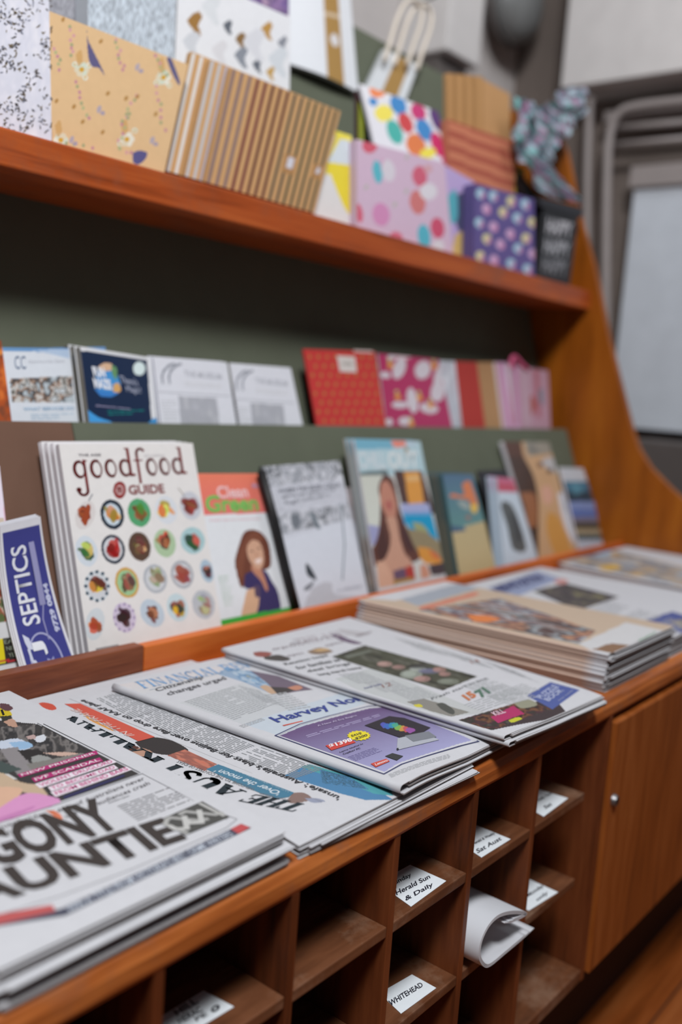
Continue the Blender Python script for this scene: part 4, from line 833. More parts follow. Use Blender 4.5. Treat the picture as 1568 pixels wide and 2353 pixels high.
def art_mid(s): s.img([(785, 1118), (850, 1120), (880, 1340), (800, 1340)], [(206, 210, 220), (186, 190, 200), (160, 150, 150), (206, 196, 200)], (3, 6), 5)
mag('magazine', [(740, 1122), (828, 1119), (880, 1345), (790, 1370)], (0.550, B+.07, .34), art_mid, M_gloss, 0.004, 'mostly hidden pale magazine between the comb-bound book and the beach cover magazine', 'magazine', base=(206, 210, 220), res=(20, 30))
# --- travel magazine with the long-haired woman
TV = [(815, 1010), (966, 1014), (1026, 1330), (872, 1362)]
def art_trav(s):
    s.poly([(800, 1000), (985, 1000), (995, 1090), (815, 1095)], (170, 196, 204)); s.poly([(800, 1000), (900, 1000), (905, 1032), (812, 1032)], (112, 168, 190))
    s.text('CHILL', [(826, 1078), (890, 1078), (820, 1036)], (196, 208, 214), 0.05); s.text('OUT', [(893, 1078), (964, 1076), (888, 1036)], (206, 214, 216), 0.05); s.blob([(930, 1030), (938, 1030), (940, 1064), (936, 1066)], (150, 126, 84))
    s.blob([(898, 1013), (930, 1011), (934, 1024), (908, 1027)], (222, 130, 112)); s.blob([(932, 1012), (954, 1012), (956, 1024), (936, 1026)], (176, 194, 206))
    s.poly([(815, 1086), (890, 1080), (895, 1092), (818, 1096)], (96, 110, 112)); s.grad([(815, 1094), (880, 1092), (900, 1240), (845, 1250)], (196, 198, 188), (204, 208, 200))
    s.poly([(845, 1205), (872, 1210), (866, 1245), (850, 1260)], (150, 152, 190))
    s.poly([(905, 1082), (970, 1082), (1000, 1180), (930, 1185)], (78, 52, 46)); s.poly([(928, 1084), (964, 1084), (976, 1156), (940, 1158)], (212, 146, 62)); s.blob([(935, 1094), (960, 1092), (964, 1104), (938, 1106)], (216, 170, 110))
    hair = [(878, 1096), (890, 1092), (905, 1105), (914, 1140), (922, 1180), (940, 1220), (962, 1250), (968, 1278), (950, 1292), (925, 1288), (905, 1262), (885, 1290), (860, 1300), (850, 1275), (866, 1240), (873, 1200), (874, 1150), (870, 1120)]
    s.blob(hair, (92, 54, 44)); s.blob([(880, 1200), (890, 1240), (896, 1270), (880, 1290), (866, 1270), (872, 1230)], (74, 44, 40)); s.blob([(925, 1200), (940, 1230), (952, 1265), (936, 1260), (924, 1225)], (70, 40, 40))
    s.blob([(876, 1112), (888, 1104), (902, 1124), (912, 1160), (908, 1195), (898, 1200), (885, 1180), (874, 1150)], (184, 126, 106)); s.blob([(884, 1155), (898, 1150), (902, 1166), (892, 1172)], (170, 96, 88))
    s.blob([(888, 1190), (910, 1190), (918, 1230), (930, 1270), (945, 1290), (950, 1340), (880, 1345), (868, 1300), (888, 1280), (898, 1240)], (192, 146, 124)); s.blob([(865, 1290), (888, 1296), (905, 1345), (875, 1355)], (206, 162, 138))
    s.poly([(904, 1312), (932, 1304), (936, 1335), (908, 1345)], (100, 76, 100)); s.poly([(932, 1303), (950, 1298), (956, 1330), (936, 1334)], (170, 54, 46)); s.poly([(905, 1332), (950, 1326), (954, 1345), (908, 1350)], (160, 124, 66))
    ins = [(920, 1158), (986, 1156), (1022, 1310), (958, 1296)]
    s.grad([(920, 1158), (986, 1156), (996, 1200), (930, 1204)], (150, 160, 204), (0, 146, 196)); s.poly([(928, 1184), (993, 1184), (1008, 1240), (962, 1235), (940, 1215)], (0, 146, 190)); s.poly([(920, 1158), (986, 1156), (989, 1176), (925, 1176)], (160, 166, 206))
    s.blob([(946, 1200), (970, 1204), (985, 1225), (960, 1222)], (150, 156, 110)); s.poly([(935, 1214), (980, 1222), (1010, 1245), (1022, 1300), (975, 1292), (950, 1250)], (140, 126, 96)); s.blob([(960, 1256), (990, 1262), (1016, 1290), (985, 1296), (966, 1282)], (206, 140, 56)); s.blob([(985, 1262), (1004, 1272), (1012, 1286), (995, 1280)], (200, 106, 60))
    s.poly([(985, 1298), (1024, 1292), (1030, 1320), (992, 1322)], (70, 56, 60)); s.blob([(965, 1300), (980, 1298), (988, 1325), (970, 1330)], (196, 140, 116)); s.poly([(872, 1352), (1026, 1318), (1040, 1400), (880, 1420)], (196, 196, 200))
def art_blue(s): s.poly([(700, 900), (1100, 900), (1100, 1040), (700, 1040)], (120, 172, 194)); s.img([(780, 1240), (900, 1240), (900, 1420), (800, 1420)], [(190, 140, 116), (80, 50, 44), (206, 170, 150)], (4, 5), 3)
mag('magazine', TV, (0.512, B+.07, .335), art_trav, M_gloss, 0.006, 'travel magazine showing a long-haired woman and a blue beach picture, frontmost copy', 'magazine', 'travel magazines', res=(130, 200), base=(196, 196, 192), gain=1.1)
behind('magazine', TV, (0.512, B+.07, .335), 2, 0.0105, 0.0, 0.006, (176, 190, 196), 'travel magazine with the long-haired woman', 'magazine', 'travel magazines', M_gloss, art=art_blue, edge=(160, 158, 156))
# --- map guides
MP = [(1017, 1090), (1087, 1090), (1140, 1304), (1056, 1322)]
def art_map(s):
    s.grad([(1010, 1085), (1090, 1085), (1120, 1200), (1036, 1215)], (76, 104, 132), (92, 136, 134)); s.poly([(1020, 1205), (1060, 1212), (1140, 1190), (1160, 1330), (1050, 1345)], (184, 166, 124))
    s.blob([(1062, 1112), (1078, 1104), (1086, 1120), (1096, 1150), (1098, 1170), (1086, 1174), (1078, 1150), (1050, 1144), (1034, 1142), (1040, 1134), (1066, 1138)], (206, 120, 76)); s.blob([(1082, 1158), (1098, 1160), (1094, 1178), (1084, 1174)], (220, 180, 76)); s.blob([(1070, 1186), (1080, 1184), (1082, 1192), (1074, 1194)], (150, 110, 100)); s.blob([(1050, 1150), (1072, 1154), (1080, 1170), (1062, 1166)], (150, 160, 156))
    s.poly([(1035, 1206), (1070, 1212), (1070, 1219), (1040, 1224)], (70, 96, 120))
mag('guidebook', MP, (0.513, B+.07, .33), art_map, M_gloss, 0.010, 'teal and sand coloured map guide with an orange island, frontmost copy', 'guidebook', 'map guides', res=(70, 110), edge=(66, 92, 96), gain=1.1)
def art_mapb(s): s.poly([(900, 1000), (1200, 1000), (1200, 1205), (900, 1205)], (52, 84, 96)); 
behind('guidebook', MP, (0.513, B+.07, .33), 3, 0.0120, -0.0015, 0.010, (120, 114, 96), 'teal and sand coloured map guide', 'guidebook', 'map guides', M_gloss, edge=(96, 98, 90), art=art_mapb)
# --- white booklets with pink heads
PK = [(1142, 1096), (1180, 1100), (1235, 1286), (1160, 1302)]
def art_pink(s):
    s.poly([(1100, 1080), (1200, 1080), (1200, 1132), (1120, 1128)], (190, 100, 130)); s.poly([(1140, 1110), (1190, 1114), (1196, 1132), (1146, 1126)], (184, 76, 96))
    s.blob([(1156, 1150), (1176, 1160), (1194, 1200), (1210, 1262), (1180, 1262), (1166, 1210), (1152, 1166)], (84, 88, 88)); s.blob([(1172, 1172), (1190, 1195), (1200, 1240), (1186, 1240)], (64, 68, 70))
mag('booklet', PK, (0.513, B+.07, .33), art_pink, M_gloss, 0.008, 'white booklet with a pink head and dark figure on its cover, frontmost copy', 'booklet', 'pink-headed booklets', res=(50, 80), base=(190, 202, 214), edge=(176, 188, 200), gain=1.1)
def art_pinkb(s): s.poly([(900, 1000), (1300, 1000), (1300, 1134), (900, 1128)], (186, 110, 160))
behind('booklet', PK, (0.513, B+.07, .33), 2, 0.009, -0.002, 0.008, (176, 190, 204), 'white booklet with a pink head', 'booklet', 'pink-headed booklets', M_gloss, edge=(170, 184, 198), art=art_pinkb)
mag('book', [(1100, 1082), (1165, 1078), (1225, 1300), (1160, 1310)], (0.542, B+.07, .33), None, M_gloss, 0.006, 'black book standing behind the pink-headed booklets', 'book', base=(34, 32, 38), edge=(34, 32, 38), res=(6, 6), gain=1.0)
# --- tall portrait book
def art_port(s):
    s.img([(1150, 1000), (1270, 1005), (1330, 1300), (1230, 1310)], [(52, 44, 40), (70, 50, 42), (44, 42, 42), (84, 60, 46)], (4, 5), 3); s.poly([(1150, 1005), (1200, 1008), (1205, 1050), (1158, 1048)], (84, 56, 46)); s.blob([(1195, 1132), (1228, 1134), (1236, 1170), (1232, 1210), (1215, 1205), (1205, 1160)], (146, 96, 66))
    s.blob([(1198, 1018), (1215, 1005), (1245, 1006), (1270, 1030), (1290, 1060), (1300, 1100), (1310, 1180), (1330, 1260), (1300, 1300), (1245, 1300), (1238, 1240), (1238, 1150), (1225, 1090), (1205, 1050)], (192, 156, 120))
    s.img([(1200, 1000), (1270, 1002), (1285, 1040), (1215, 1048)], [(110, 112, 108), (150, 146, 136), (96, 98, 100)], (4, 3), 7); s.blob([(1243, 1060), (1262, 1050), (1280, 1060), (1282, 1084), (1262, 1080)], (180, 180, 182)); s.ell((1242, 1068), (7, 6), (110, 84, 74)); s.ell((1264, 1082), (7, 6), (96, 80, 70))
    s.blob([(1244, 1120), (1262, 1116), (1272, 1140), (1262, 1160), (1248, 1150)], (206, 160, 140)); s.blob([(1262, 1175), (1285, 1190), (1310, 1250), (1322, 1272), (1285, 1285), (1262, 1240), (1256, 1200)], (196, 144, 78)); s.blob([(1282, 1135), (1304, 1130), (1318, 1180), (1328, 1250), (1314, 1240), (1296, 1200)], (206, 206, 212))
    s.text('O', [(1302, 1180), (1316, 1176), (1296, 1146)], (120, 124, 132), 0.0)
mag('book', [(1157, 1014), (1262, 1016), (1330, 1264), (1238, 1284)], (0.546, B+.07, .35), art_port, M_gloss, 0.012, 'tall brown and tan portrait cover book near the right end of the lower ledge', 'book', res=(90, 130), gain=1.15)
def art_land(s):
    for (a, b, c) in ((1070, 1105, (190, 196, 204)), (1105, 1128, (60, 110, 136)), (1128, 1152, (36, 66, 82)), (1152, 1170, (120, 140, 186)), (1170, 1188, (86, 112, 170)), (1188, 1200, (110, 110, 130)), (1200, 1214, (60, 64, 56)), (1214, 1228, (150, 140, 116)), (1228, 1240, (50, 84, 92)), (1240, 1290, (176, 186, 200))):
        s.poly([(1280, a), (1420, a), (1420, b), (1280, b)], c)
    s.blob([(1310, 1112), (1330, 1108), (1340, 1128), (1320, 1136)], (90, 150, 170), .7)
mag('brochure', [(1288, 1074), (1340, 1076), (1394, 1236), (1330, 1250)], (0.535, B+.07, .34), art_land, M_gloss, 0.006, 'blue landscape brochure at the far right end of the lower ledge', 'brochure', res=(50, 90), gain=1.1)
# --- purple trade magnets/leaflets, bowed, at the left
SE = [(0, 1208), (93, 1186), (182, 1512), (66, 1538)]
def bow(k): return lambda u, v: -k*4*v*(1-v)
SEL = (0.505, B+.07, .30)
def art_sept(s):
    s.poly([(2, 1217), (86, 1201), (100, 1290), (174, 1512), (70, 1545), (22, 1400), (4, 1300)], (64, 66, 132))
def sept_map():                              # artwork in the leaflet's own frame
    def f(s):
        s.poly([(0.045, -0.2), (.955, -0.2), (.955, .955), (.045, .955)], (66, 68, 136), raw=True)
        s.text('SEPTICS', [(0.56, 0.40), (0.56, 0.865), (0.20, 0.40)], (226, 228, 236), 0.015, raw=True)
        s.flat([(.63, .50), (.76, .50), (.76, .87), (.63, .87)], (150, 150, 190), 0.0004, raw=True); s.line([(.70, .50), (.62, .42), (.62, .30)], .0018, (150, 150, 190), raw=True)
        s.text('septic tank cleaning & waste', [(.74, .51), (.74, .86), (.66, .51)], (92, 92, 150), 0.0, 0.0006, raw=True)
        s.text('9729 0844', [(.90, .33), (.90, .62), (.79, .33)], (196, 200, 226), 0.05, raw=True)
        el = [(.46+.30*math.cos(a), .19+.155*math.sin(a)) for a in np.linspace(-1.2, 3.6, 26)]
        s.line(el, .0024, (170, 172, 208), raw=True)
        s.text('J', [(.52, .215), (.52, .30), (.26, .215)], (230, 232, 240), 0.06, raw=True); s.text('&', [(.60, .12), (.60, .20), (.34, .12)], (150, 154, 196), 0.01, raw=True); s.text('E', [(.72, .02), (.72, .12), (.30, .02)], (226, 228, 238), 0.05, raw=True)
        for q in ([(.13, .36), (.24, .33), (.26, .26), (.17, .27), (.14, .31)], [(.15, .27), (.20, .27), (.21, .17), (.16, .2)], [(.20, .20), (.24, .20), (.34, .12), (.24, .14)]): s.flat(q, (206, 210, 228), 0.0005, raw=True)
    return f
for i in range(3):
    o = np.array((-0.0016*i, 0.0026*i, 0.0012*i)); C = floor_ext([lean(p, SEL) for p in SE], B+.034); C = [c+o for c in C]; C[2][2] = C[3][2] = B+.034
    s = Sheet(C, 30 if i else 90, 40 if i else 190, (222, 222, 228), 1.05, bow(0.016), (214, 214, 220))
    if i == 0: sept_map()(s)
    obj_sheet(s, 'leaflet', M_gloss, 0.0018, ['curved purple-blue leaflet with white lettering reading upwards, frontmost copy', 'purple-blue leaflet directly behind the frontmost curved copy', 'rearmost of the three curved purple-blue leaflets'][i], 'leaflet', 'curved purple-blue leaflets')
# --- things cut by the left edge of the photo
def art_recipe(s):
    s.img([(-120, 1290), (20, 1290), (40, 1425), (-100, 1450)], [(96, 110, 70), (176, 70, 60), (206, 190, 170), (70, 100, 60), (190, 130, 110)], (9, 6), 9, 2.2); s.poly([(-120, 1190), (10, 1190), (18, 1300), (-110, 1300)], (206, 190, 172))
    s.poly([(-140, 1478), (58, 1462), (66, 1520), (-130, 1545)], (50, 48, 46)); s.poly([(-140, 1482), (6, 1466), (14, 1522), (-130, 1545)], (226, 210, 40))
    for k, t in enumerate(('EAT', 'NEW', 'YEAR')): s.text(t, [(10+k*5, 1480+k*15), (40+k*5, 1476+k*15), (8+k*5, 1471+k*15)], (150, 160, 140), 0.0)
    s.poly([(-140, 1528), (70, 1512), (70, 1516), (-140, 1533)], (190, 50, 60))
mag('magazine', [(-120, 1190), (8, 1190), (66, 1530), (-100, 1560)], (0.534, B+.07, .33), art_recipe, M_gloss, 0.004, 'recipe magazine with yellow and black corner blocks, cut by the left edge', 'magazine', res=(90, 110), gain=1.05)
def art_pinkpage(s): s.poly([(-10, 1080), (40, 1080), (70, 1500), (-2, 1190)], (226, 170, 190)); s.poly([(-200, 1000), (4, 1000), (10, 1200), (30, 1500), (-200, 1500)], (232, 222, 236))
mag('magazine', [(-120, 1070), (-1, 1070), (36, 1400), (-100, 1420)], (0.545, B+.07, .33), art_pinkpage, M_gloss, 0.005, 'pink and white magazine edge standing against the brown board at the far left', 'magazine', res=(30, 30), gain=1.05)
# ------------------------------------------------------------------ upper ledge
UL = (0.703, B+0.374, 0.285); ZF = B+0.335
def umag(name, px, L, art, m, th, label, cat, **k): return mag(name, px, L, art, m, th, label, cat, zf=ZF, **k)
def art_fire(s): s.img([(-120, 770), (24, 780), (30, 980), (-120, 980)], [(206, 110, 50), (170, 80, 40), (120, 70, 50), (226, 140, 70)], (6, 6), 4, 2)
umag('brochure', [(-110, 778), (3, 782), (27, 972), (-90, 972)], (0.701, B+.374, .285), art_fire, M_gloss, 0.004, 'orange autumn photo brochure at the left end of the upper ledge', 'brochure', res=(40, 50))
def art_loddon(s):
    s.poly([(0, 795), (180, 795), (180, 812), (0, 806)], (106, 150, 196)); s.blob([(70, 806), (150, 802), (175, 812), (175, 826), (110, 812)], (176, 196, 220))
    s.text('CC', [(34, 848), (60, 848), (32, 818)], (96, 116, 146), 0.0); s.text('Community Care', [(66, 836), (148, 834), (65, 828)], (190, 192, 200), 0.0)
    s.img([(22, 870), (165, 864), (172, 925), (28, 924)], [(196, 202, 206), (90, 84, 74), (206, 206, 204), (150, 120, 100), (66, 70, 74), (180, 190, 196)], (9, 3), 6, 2.2)
    s.text('WHAT SERVICES DO', [(54, 944), (170, 942), (53, 936)], (150, 180, 206), 0.02); s.body([(70, 950), (168, 948), (170, 966), (72, 966)], 3, 5, (176, 196, 214))
umag('brochure', [(5, 798), (158, 800), (180, 972), (28, 972)], (0.705, B+.374, .285), art_loddon, M_gloss, 0.003, 'white brochure with a blue top edge and a strip of photos', 'brochure', res=(110, 110), base=(214, 220, 228), gain=1.05)
umag('brochure', [(120, 799), (242, 797), (262, 972), (140, 972)], (0.731, B+.374, .285), None, M_gloss, 0.003, 'light blue brochure mostly hidden behind the navy booklet', 'brochure', res=(6, 6), base=(106, 150, 200))
NV = [(184, 796), (346, 822), (361, 973), (206, 973)]
def art_navy(s):
    s.poly([(100, 700), (400, 700), (400, 1100), (100, 1100)], (214, 216, 220)); s.poly([(184, 805), (338, 828), (355, 1050), (200, 1050)], (26, 42, 70))
    s.blob([(220, 880), (222, 860), (236, 840), (256, 838), (268, 858), (276, 880), (274, 900), (256, 912), (232, 908)], (66, 140, 200)); s.blob([(226, 842), (240, 834), (256, 836), (262, 850), (230, 852)], (206, 170, 140)); s.blob([(256, 838), (268, 846), (268, 872), (258, 860)], (96, 140, 96))
    s.text('FUN', [(216, 866), (244, 868), (210, 842)], (216, 220, 228), 0.06); s.text('MAZE', [(218, 892), (258, 896), (212, 868)], (216, 220, 228), 0.06); s.blob([(260, 884), (272, 880), (278, 898), (262, 902)], (206, 160, 100)); s.blob([(216, 892), (240, 900), (272, 902), (256, 912), (232, 910)], (56, 120, 190))
    s.text("There's", [(278, 880), (318, 888), (274, 862)], (170, 176, 196), 0.0); s.text('Magic!', [(292, 904), (326, 908), (288, 886)], (170, 176, 196), 0.0); s.ell((320, 847), (14, 16), (206, 222, 222))
    s.text('adventures for everyone', [(220, 935), (300, 943), (219, 929)], (150, 146, 176), 0.03); s.body([(246, 942), (330, 940), (332, 952), (250, 956)], 2, 9, (20, 110, 110))
    s.blob([(202, 942), (225, 958), (260, 974), (200, 990)], (66, 150, 214)); s.blob([(338, 974), (358, 960), (362, 990)], (56, 140, 200))
umag('booklet', NV, (0.690, B+.374, .27), art_navy, M_gloss, 0.011, 'navy booklet with a white lettered badge, frontmost of its stack', 'booklet', res=(120, 120), edge=(120, 116, 108), group='navy booklets')
for i in range(2):
    C = floor_ext([lean(p, (0.690, B+.374, .27)) for p in NV], ZF); o = np.array((-.002, .0125, .001))*(i+1); C = [c+o for c in C]; C[2][2] = C[3][2] = ZF
    s = Sheet(C, 8, 8, (206, 208, 212), 1.1, None, (98, 96, 90)); obj_sheet(s, 'booklet', M_gloss, 0.011, ['navy booklet directly behind the frontmost one', 'rearmost copy in the navy booklet stack'][i], 'booklet', 'navy booklets')
def art_guardian(dx, dy, k=1.0):
    def f(s):
        g = (150, 154, 164); X = lambda x, y: (dx+x*k, dy+y)
        for e in (0, 16): s.line([X(24+e, 62), X(22+e, 48), X(26+e, 34), X(38+e, 22), X(50+e, 18)], .0042, g)
        s.text('THE MUSEUM', [X(74, 47), X(160, 54), X(72, 33)], (186, 188, 196), 0.02); s.line([X(14, 82), X(178, 92)], .0012, (186, 188, 196)); s.body([X(74, 58), X(160, 64), X(160, 74), X(76, 70)], 2, 3, (206, 207, 212))
        s.img([X(60, 92), X(148, 96), X(160, 200), X(70, 200)], [(176, 178, 186), (166, 168, 176), (186, 188, 194)], (5, 4), 5, 1.2)
        s.body([X(20, 100), X(54, 101), X(64, 150), X(28, 150)], 7, 7, (196, 198, 204), words=3)
    return f
for i in range(3):
    C = floor_ext([lean(p, (0.692, B+.374, .28)) for p in ((352, 820), (522, 833), (544, 974), (370, 973))], ZF); o = np.array((-.002, .0045, .0005))*i; C = [c+o for c in C]; C[2][2] = C[3][2] = ZF
    s = Sheet(C, 10 if i else 110, 10 if i else 110, (212, 214, 222), 1.08, None, (190, 192, 204))
    if i == 0: art_guardian(350, 818)(s)
    obj_sheet(s, 'newsletter', M_card, 0.0035, ['white newsletter with grey arches beside the navy booklets, frontmost copy', 'white newsletter directly behind the frontmost copy beside the navy booklets', 'rearmost white newsletter beside the navy booklets'][i], 'newsletter', 'newsletters beside the navy booklets')
umag('newsletter', [(528, 834), (668, 845), (696, 976), (552, 975)], (0.694, B+.374, .28), art_guardian(524, 834, .86), M_card, 0.003, 'white newsletter with grey arches standing alone at the right of the newsletters', 'newsletter', res=(100, 100), base=(212, 214, 222), gain=1.08)
def art_red(s):
    for r in range(8):
        for c in range(9):
            x = 712+c*20+(r % 2)*10+r*3.4; y = 820+r*21; s.ell((x, y), (3.6, 4.6), (176, 122, 64), .9)
    s.flat([(774, 817), (816, 820), (820, 856), (781, 854)], (214, 206, 202)); s.text('notes', [(786, 839), (810, 840), (785, 831)], (150, 150, 140), 0.0, 0.0008); s.flat([(812, 804), (856, 806), (857, 811), (814, 809)], (212, 190, 186))
umag('notebook', [(697, 802), (862, 808), (888, 979), (728, 977)], (0.692, B+.374, .29), art_red, M_card, 0.004, 'red notebook with small gold dots and a white label', 'notebook', res=(110, 110), base=(196, 56, 54), gain=1.0, edge=(150, 40, 40))
def art_uni(s):
    rs = random.Random(3)
    for (x, y, a, b, r_) in ((918, 846, 14, 26, 20), (972, 850, 18, 22, 20), (900, 822, 10, 6, 0), (886, 862, 12, 8, 10), (948, 920, 12, 30, -10), (986, 938, 22, 12, 10), (920, 930, 20, 8, 0), (932, 968, 16, 10, 0), (895, 970, 9, 8, 0), (1006, 900, 16, 24, 10), (1012, 860, 12, 30, 20)): s.ell((x, y), (a, b), (212, 206, 214), .95, r_)
    for (x, y) in ((897, 840), (914, 912), (965, 914), (946, 974), (990, 932), (998, 842)): s.ell((x, y), (7, 7), (222, 150, 60)); s.ell((x-2, y-12), (4, 4), (190, 196, 120))
    s.ell((925, 820), (20, 5), (226, 206, 212), .8)
umag('gift_wrap', [(868, 812), (1008, 826), (1040, 980), (889, 979)], (0.696, B+.374, .285), art_uni, M_gloss, 0.003, 'magenta gift wrap pack with white unicorns', 'gift wrap', res=(90, 90), base=(176, 36, 92), gain=1.0)
def art_uniw(s): s.img([(1000, 820), (1060, 830), (1070, 985), (1010, 985)], [(206, 206, 214), (176, 180, 190), (206, 190, 200)], (3, 6), 4)
umag('gift_wrap', [(994, 828), (1044, 830), (1058, 981), (1024, 980)], (0.700, B+.374, .285), art_uniw, M_gloss, 0.003, 'white and grey gift wrap pack right of the magenta unicorns', 'gift wrap', res=(30, 40), base=(206, 206, 214))
umag('gift_wrap', [(1046, 830), (1096, 832), (1116, 982), (1063, 981)], (0.696, B+.374, .285), None, M_card, 0.005, 'plain red gift wrap pack between the white and the tan one', 'gift wrap', res=(6, 6), base=(176, 58, 52), gain=1.0)
umag('gift_wrap', [(1088, 832), (1142, 832), (1158, 983), (1108, 982)], (0.702, B+.374, .285), None, M_kraft, 0.005, 'tan kraft wrap pack right of the plain red one', 'gift wrap', res=(6, 6), base=(176, 136, 98), gain=1.0)
def art_pst(s):
    for k in range(6): s.poly([(1140+k*9, 820), (1144+k*9, 820), (1164+k*9, 990), (1160+k*9, 990)], [(190, 120, 150), (206, 176, 206)][k % 2])
umag('gift_bag', [(1140, 832), (1186, 834), (1196, 984), (1160, 984)], (0.694, B+.374, .285), art_pst, M_card, 0.008, 'pink striped gift bag directly right of the tan wrap pack', 'gift bag', res=(30, 30), base=(196, 150, 180), gain=1.05)
def art_pbag(s):
    s.poly([(1226, 840), (1236, 842), (1244, 960), (1234, 960)], (176, 110, 124)); s.poly([(1180, 840), (1190, 840), (1198, 985), (1188, 985)], (196, 146, 180)); s.blob([(1205, 920), (1225, 910), (1232, 935), (1222, 955), (1208, 945)], (170, 96, 92)); s.blob([(1238, 896), (1248, 894), (1250, 925), (1242, 928)], (130, 140, 156)); s.poly([(1196, 845), (1215, 845), (1222, 980), (1204, 980)], (190, 160, 176))
pb = umag('gift_bag', [(1170, 838), (1260, 852), (1266, 986), (1184, 985)], (0.694, B+.374, .20), art_pbag, M_card, 0.010, 'pink gift bag with a raised pink handle at the right end of the upper ledge', 'gift bag', res=(40, 40), base=(186, 148, 166), gain=1.05)
hp = [lean(p, (0.692, B+.374, .20)) for p in ((1178, 846), (1176, 828), (1184, 820), (1200, 838), (1212, 848))]
hd = tube('handle', smooth(hp), 0.006, mat('pink_ribbon', .5, .4, False, (206, 90, 130))); hd.parent = pb
# ------------------------------------------------------------------ gift bags on the upper shelf
ZS = B+0.7413
def SH(d=0.0, m=0.12): return (0.668+d, B+0.741, m)
def bag(name, px, L, art, m, th, label, cat='gift bag', group=None, res=(50, 50), base=(210, 210, 214), gain=1.15, edge=None, bend=None, down=True):
    C = [lean(p, L) for p in px]
    if down: C = floor_ext(C, ZS)
    s = Sheet(C, res[0], res[1], base, gain, bend, edge or tuple(int(c*.85) for c in base))
    if art: art(s)
    return obj_sheet(s, name, m, th, label, cat, group)
def art_black(s):
    rs = random.Random(5)
    for k in range(1100):
        cx = rs.uniform(-90, 118); cy = rs.uniform(-60, 320); a = rs.uniform(0, 3.1)
        if vnoise(np.array([cx/38+9]), np.array([cy/30+5]), 6)[0] < .47: continue
        c = rs.choice([(64, 60, 60), (92, 84, 78), (120, 124, 140), (110, 96, 70)]); L = rs.uniform(3, 7); w = rs.uniform(1, 2.4)
        d = np.array((math.cos(a), math.sin(a))); n = np.array((-d[1], d[0])); p = np.array((cx, cy))
        s.flat([p-d*L, p+n*w, p+d*L, p-n*w], c, 0.0003)
    s.img([(-90, -60), (120, -60), (120, 330), (-90, 330)], [(218, 218, 228), (206, 208, 220), (218, 218, 226)], (9, 9), 3)
bag('gift_bag', [(-80, -110), (112, -40), (119, 322), (-80, 270)], SH(0.0, .10), art_black, M_card, 0.05, 'white gift bag with black foliage print at the left end of the shelf', res=(60, 80), base=(216, 216, 226))
def glit(c0, seed):
    def f(s): s.img([(0, 0), (1, 0), (1, 1), (0, 1)], [tuple(int(k*.80) for k in c0), c0, tuple(min(235, int(k*1.12)) for k in c0)], (70, 60), seed, 2.2, raw=True)
    return f
bag('gift_bag', [(96, -120), (206, -90), (212, 300), (100, 300)], SH(0.086, .13), glit((150, 150, 158), 5), M_foil, 0.02, 'lilac and green glitter gift bag behind the floral kraft one', res=(90, 110), base=(160, 158, 166))
bag('gift_bag', [(200, -100), (406, -70), (396, 330), (206, 300)], SH(0.052, .13), glit((182, 192, 202), 8), M_foil, 0.03, 'pale blue glitter gift bag rising behind the floral kraft one', res=(130, 130), base=(186, 194, 202))
rd = bag('gift_tag', [(106, -20), (124, -14), (124, 16), (106, 12)], SH(0.055, .13), None, M_card, 0.001, 'tiny red tag at the top edge between foliage and glitter bags', 'tag', res=(4, 4), base=(190, 50, 50), down=False) if False else None
def art_flor(s):
    rs = random.Random(11)
    def flower(x, y, k):
        for i in range(6):
            a = i*1.05; s.ell((x+5*k*math.cos(a), y+5*k*math.sin(a)), (3.6*k, 4*k), rs.choice([(226, 222, 206), (216, 206, 180), (206, 214, 196)]))
        s.ell((x, y), (3*k, 3*k), (206, 160, 60))
    def sprig(x, y, n, dx, dy):
        for i in range(n): s.ell((x+dx*i+rs.uniform(-5, 5), y+dy*i+rs.uniform(-3, 3)), (3.6, 4.4), rs.choice([(206, 150, 160), (190, 130, 150), (170, 176, 130), (150, 160, 120)]), .9)
    for (x, y) in ((188, 160), (376, 178), (292, 320), (140, 322)): flower(x, y, 2.0); s.blob([(x-14, y-34), (x-2, y-46), (x+2, y-20), (x-8, y-8)], (200, 156, 96), .8)
    for (x, y) in ((172, 148), (206, 150), (196, 178), (360, 190), (390, 196), (310, 300), (276, 330)): flower(x, y, .8)
    for a in ((165, 60, 8, 0, 10), (172, 190, 8, 4, 12), (268, 90, 9, 2, 9), (355, 130, 6, 6, 8), (362, 200, 8, 2, 14), (290, 260, 8, -2, 9), (310, 220, 6, -4, 10), (125, 110, 6, 3, 10), (150, 330, 4, 20, 3), (270, 340, 4, 9, 4)): sprig(*a)
    for (x, y, t) in ((205, 110, 70), (393, 155, 60)):       # swallows
        s.blob([(x-6, y-50), (x-3, y-20), (x+6, y), (x+30, y+48), (x+34, y+62), (x+22, y+46), (x+8, y+44), (x, y+30), (x-4, y)] if t == 70 else [(x-10, y-20), (x, y-22), (x+20, y+30), (x+18, y+40), (x+4, y+16)], (96, 92, 130))
    s.blob([(305, 352), (318, 346), (338, 350), (334, 366), (318, 378), (306, 372)], (90, 88, 136))
    for (x, y) in ((228, 255), (316, 158), (350, 326), (165, 325)): s.ell((x, y-4), (5, 9), (168, 160, 176), .9, 20); s.ell((x+8, y+5), (6, 5), (160, 150, 170), .9)
    for (x, y) in ((130, 232), (170, 245), (248, 215), (290, 226), (316, 222), (236, 304), (145, 45), (190, 280), (358, 262), (232, 95)): s.ell((x, y), (4, 6), (170, 126, 66), .9, 30)
bag('gift_bag', [(110, 24), (432, 148), (377, 400), (120, 325)], SH(0.0, .12), art_flor, M_kraft, 0.018, 'kraft gift bag printed with flowers, butterflies and swallows', res=(230, 170), base=(218, 184, 140), gain=1.05, edge=(140, 92, 56))
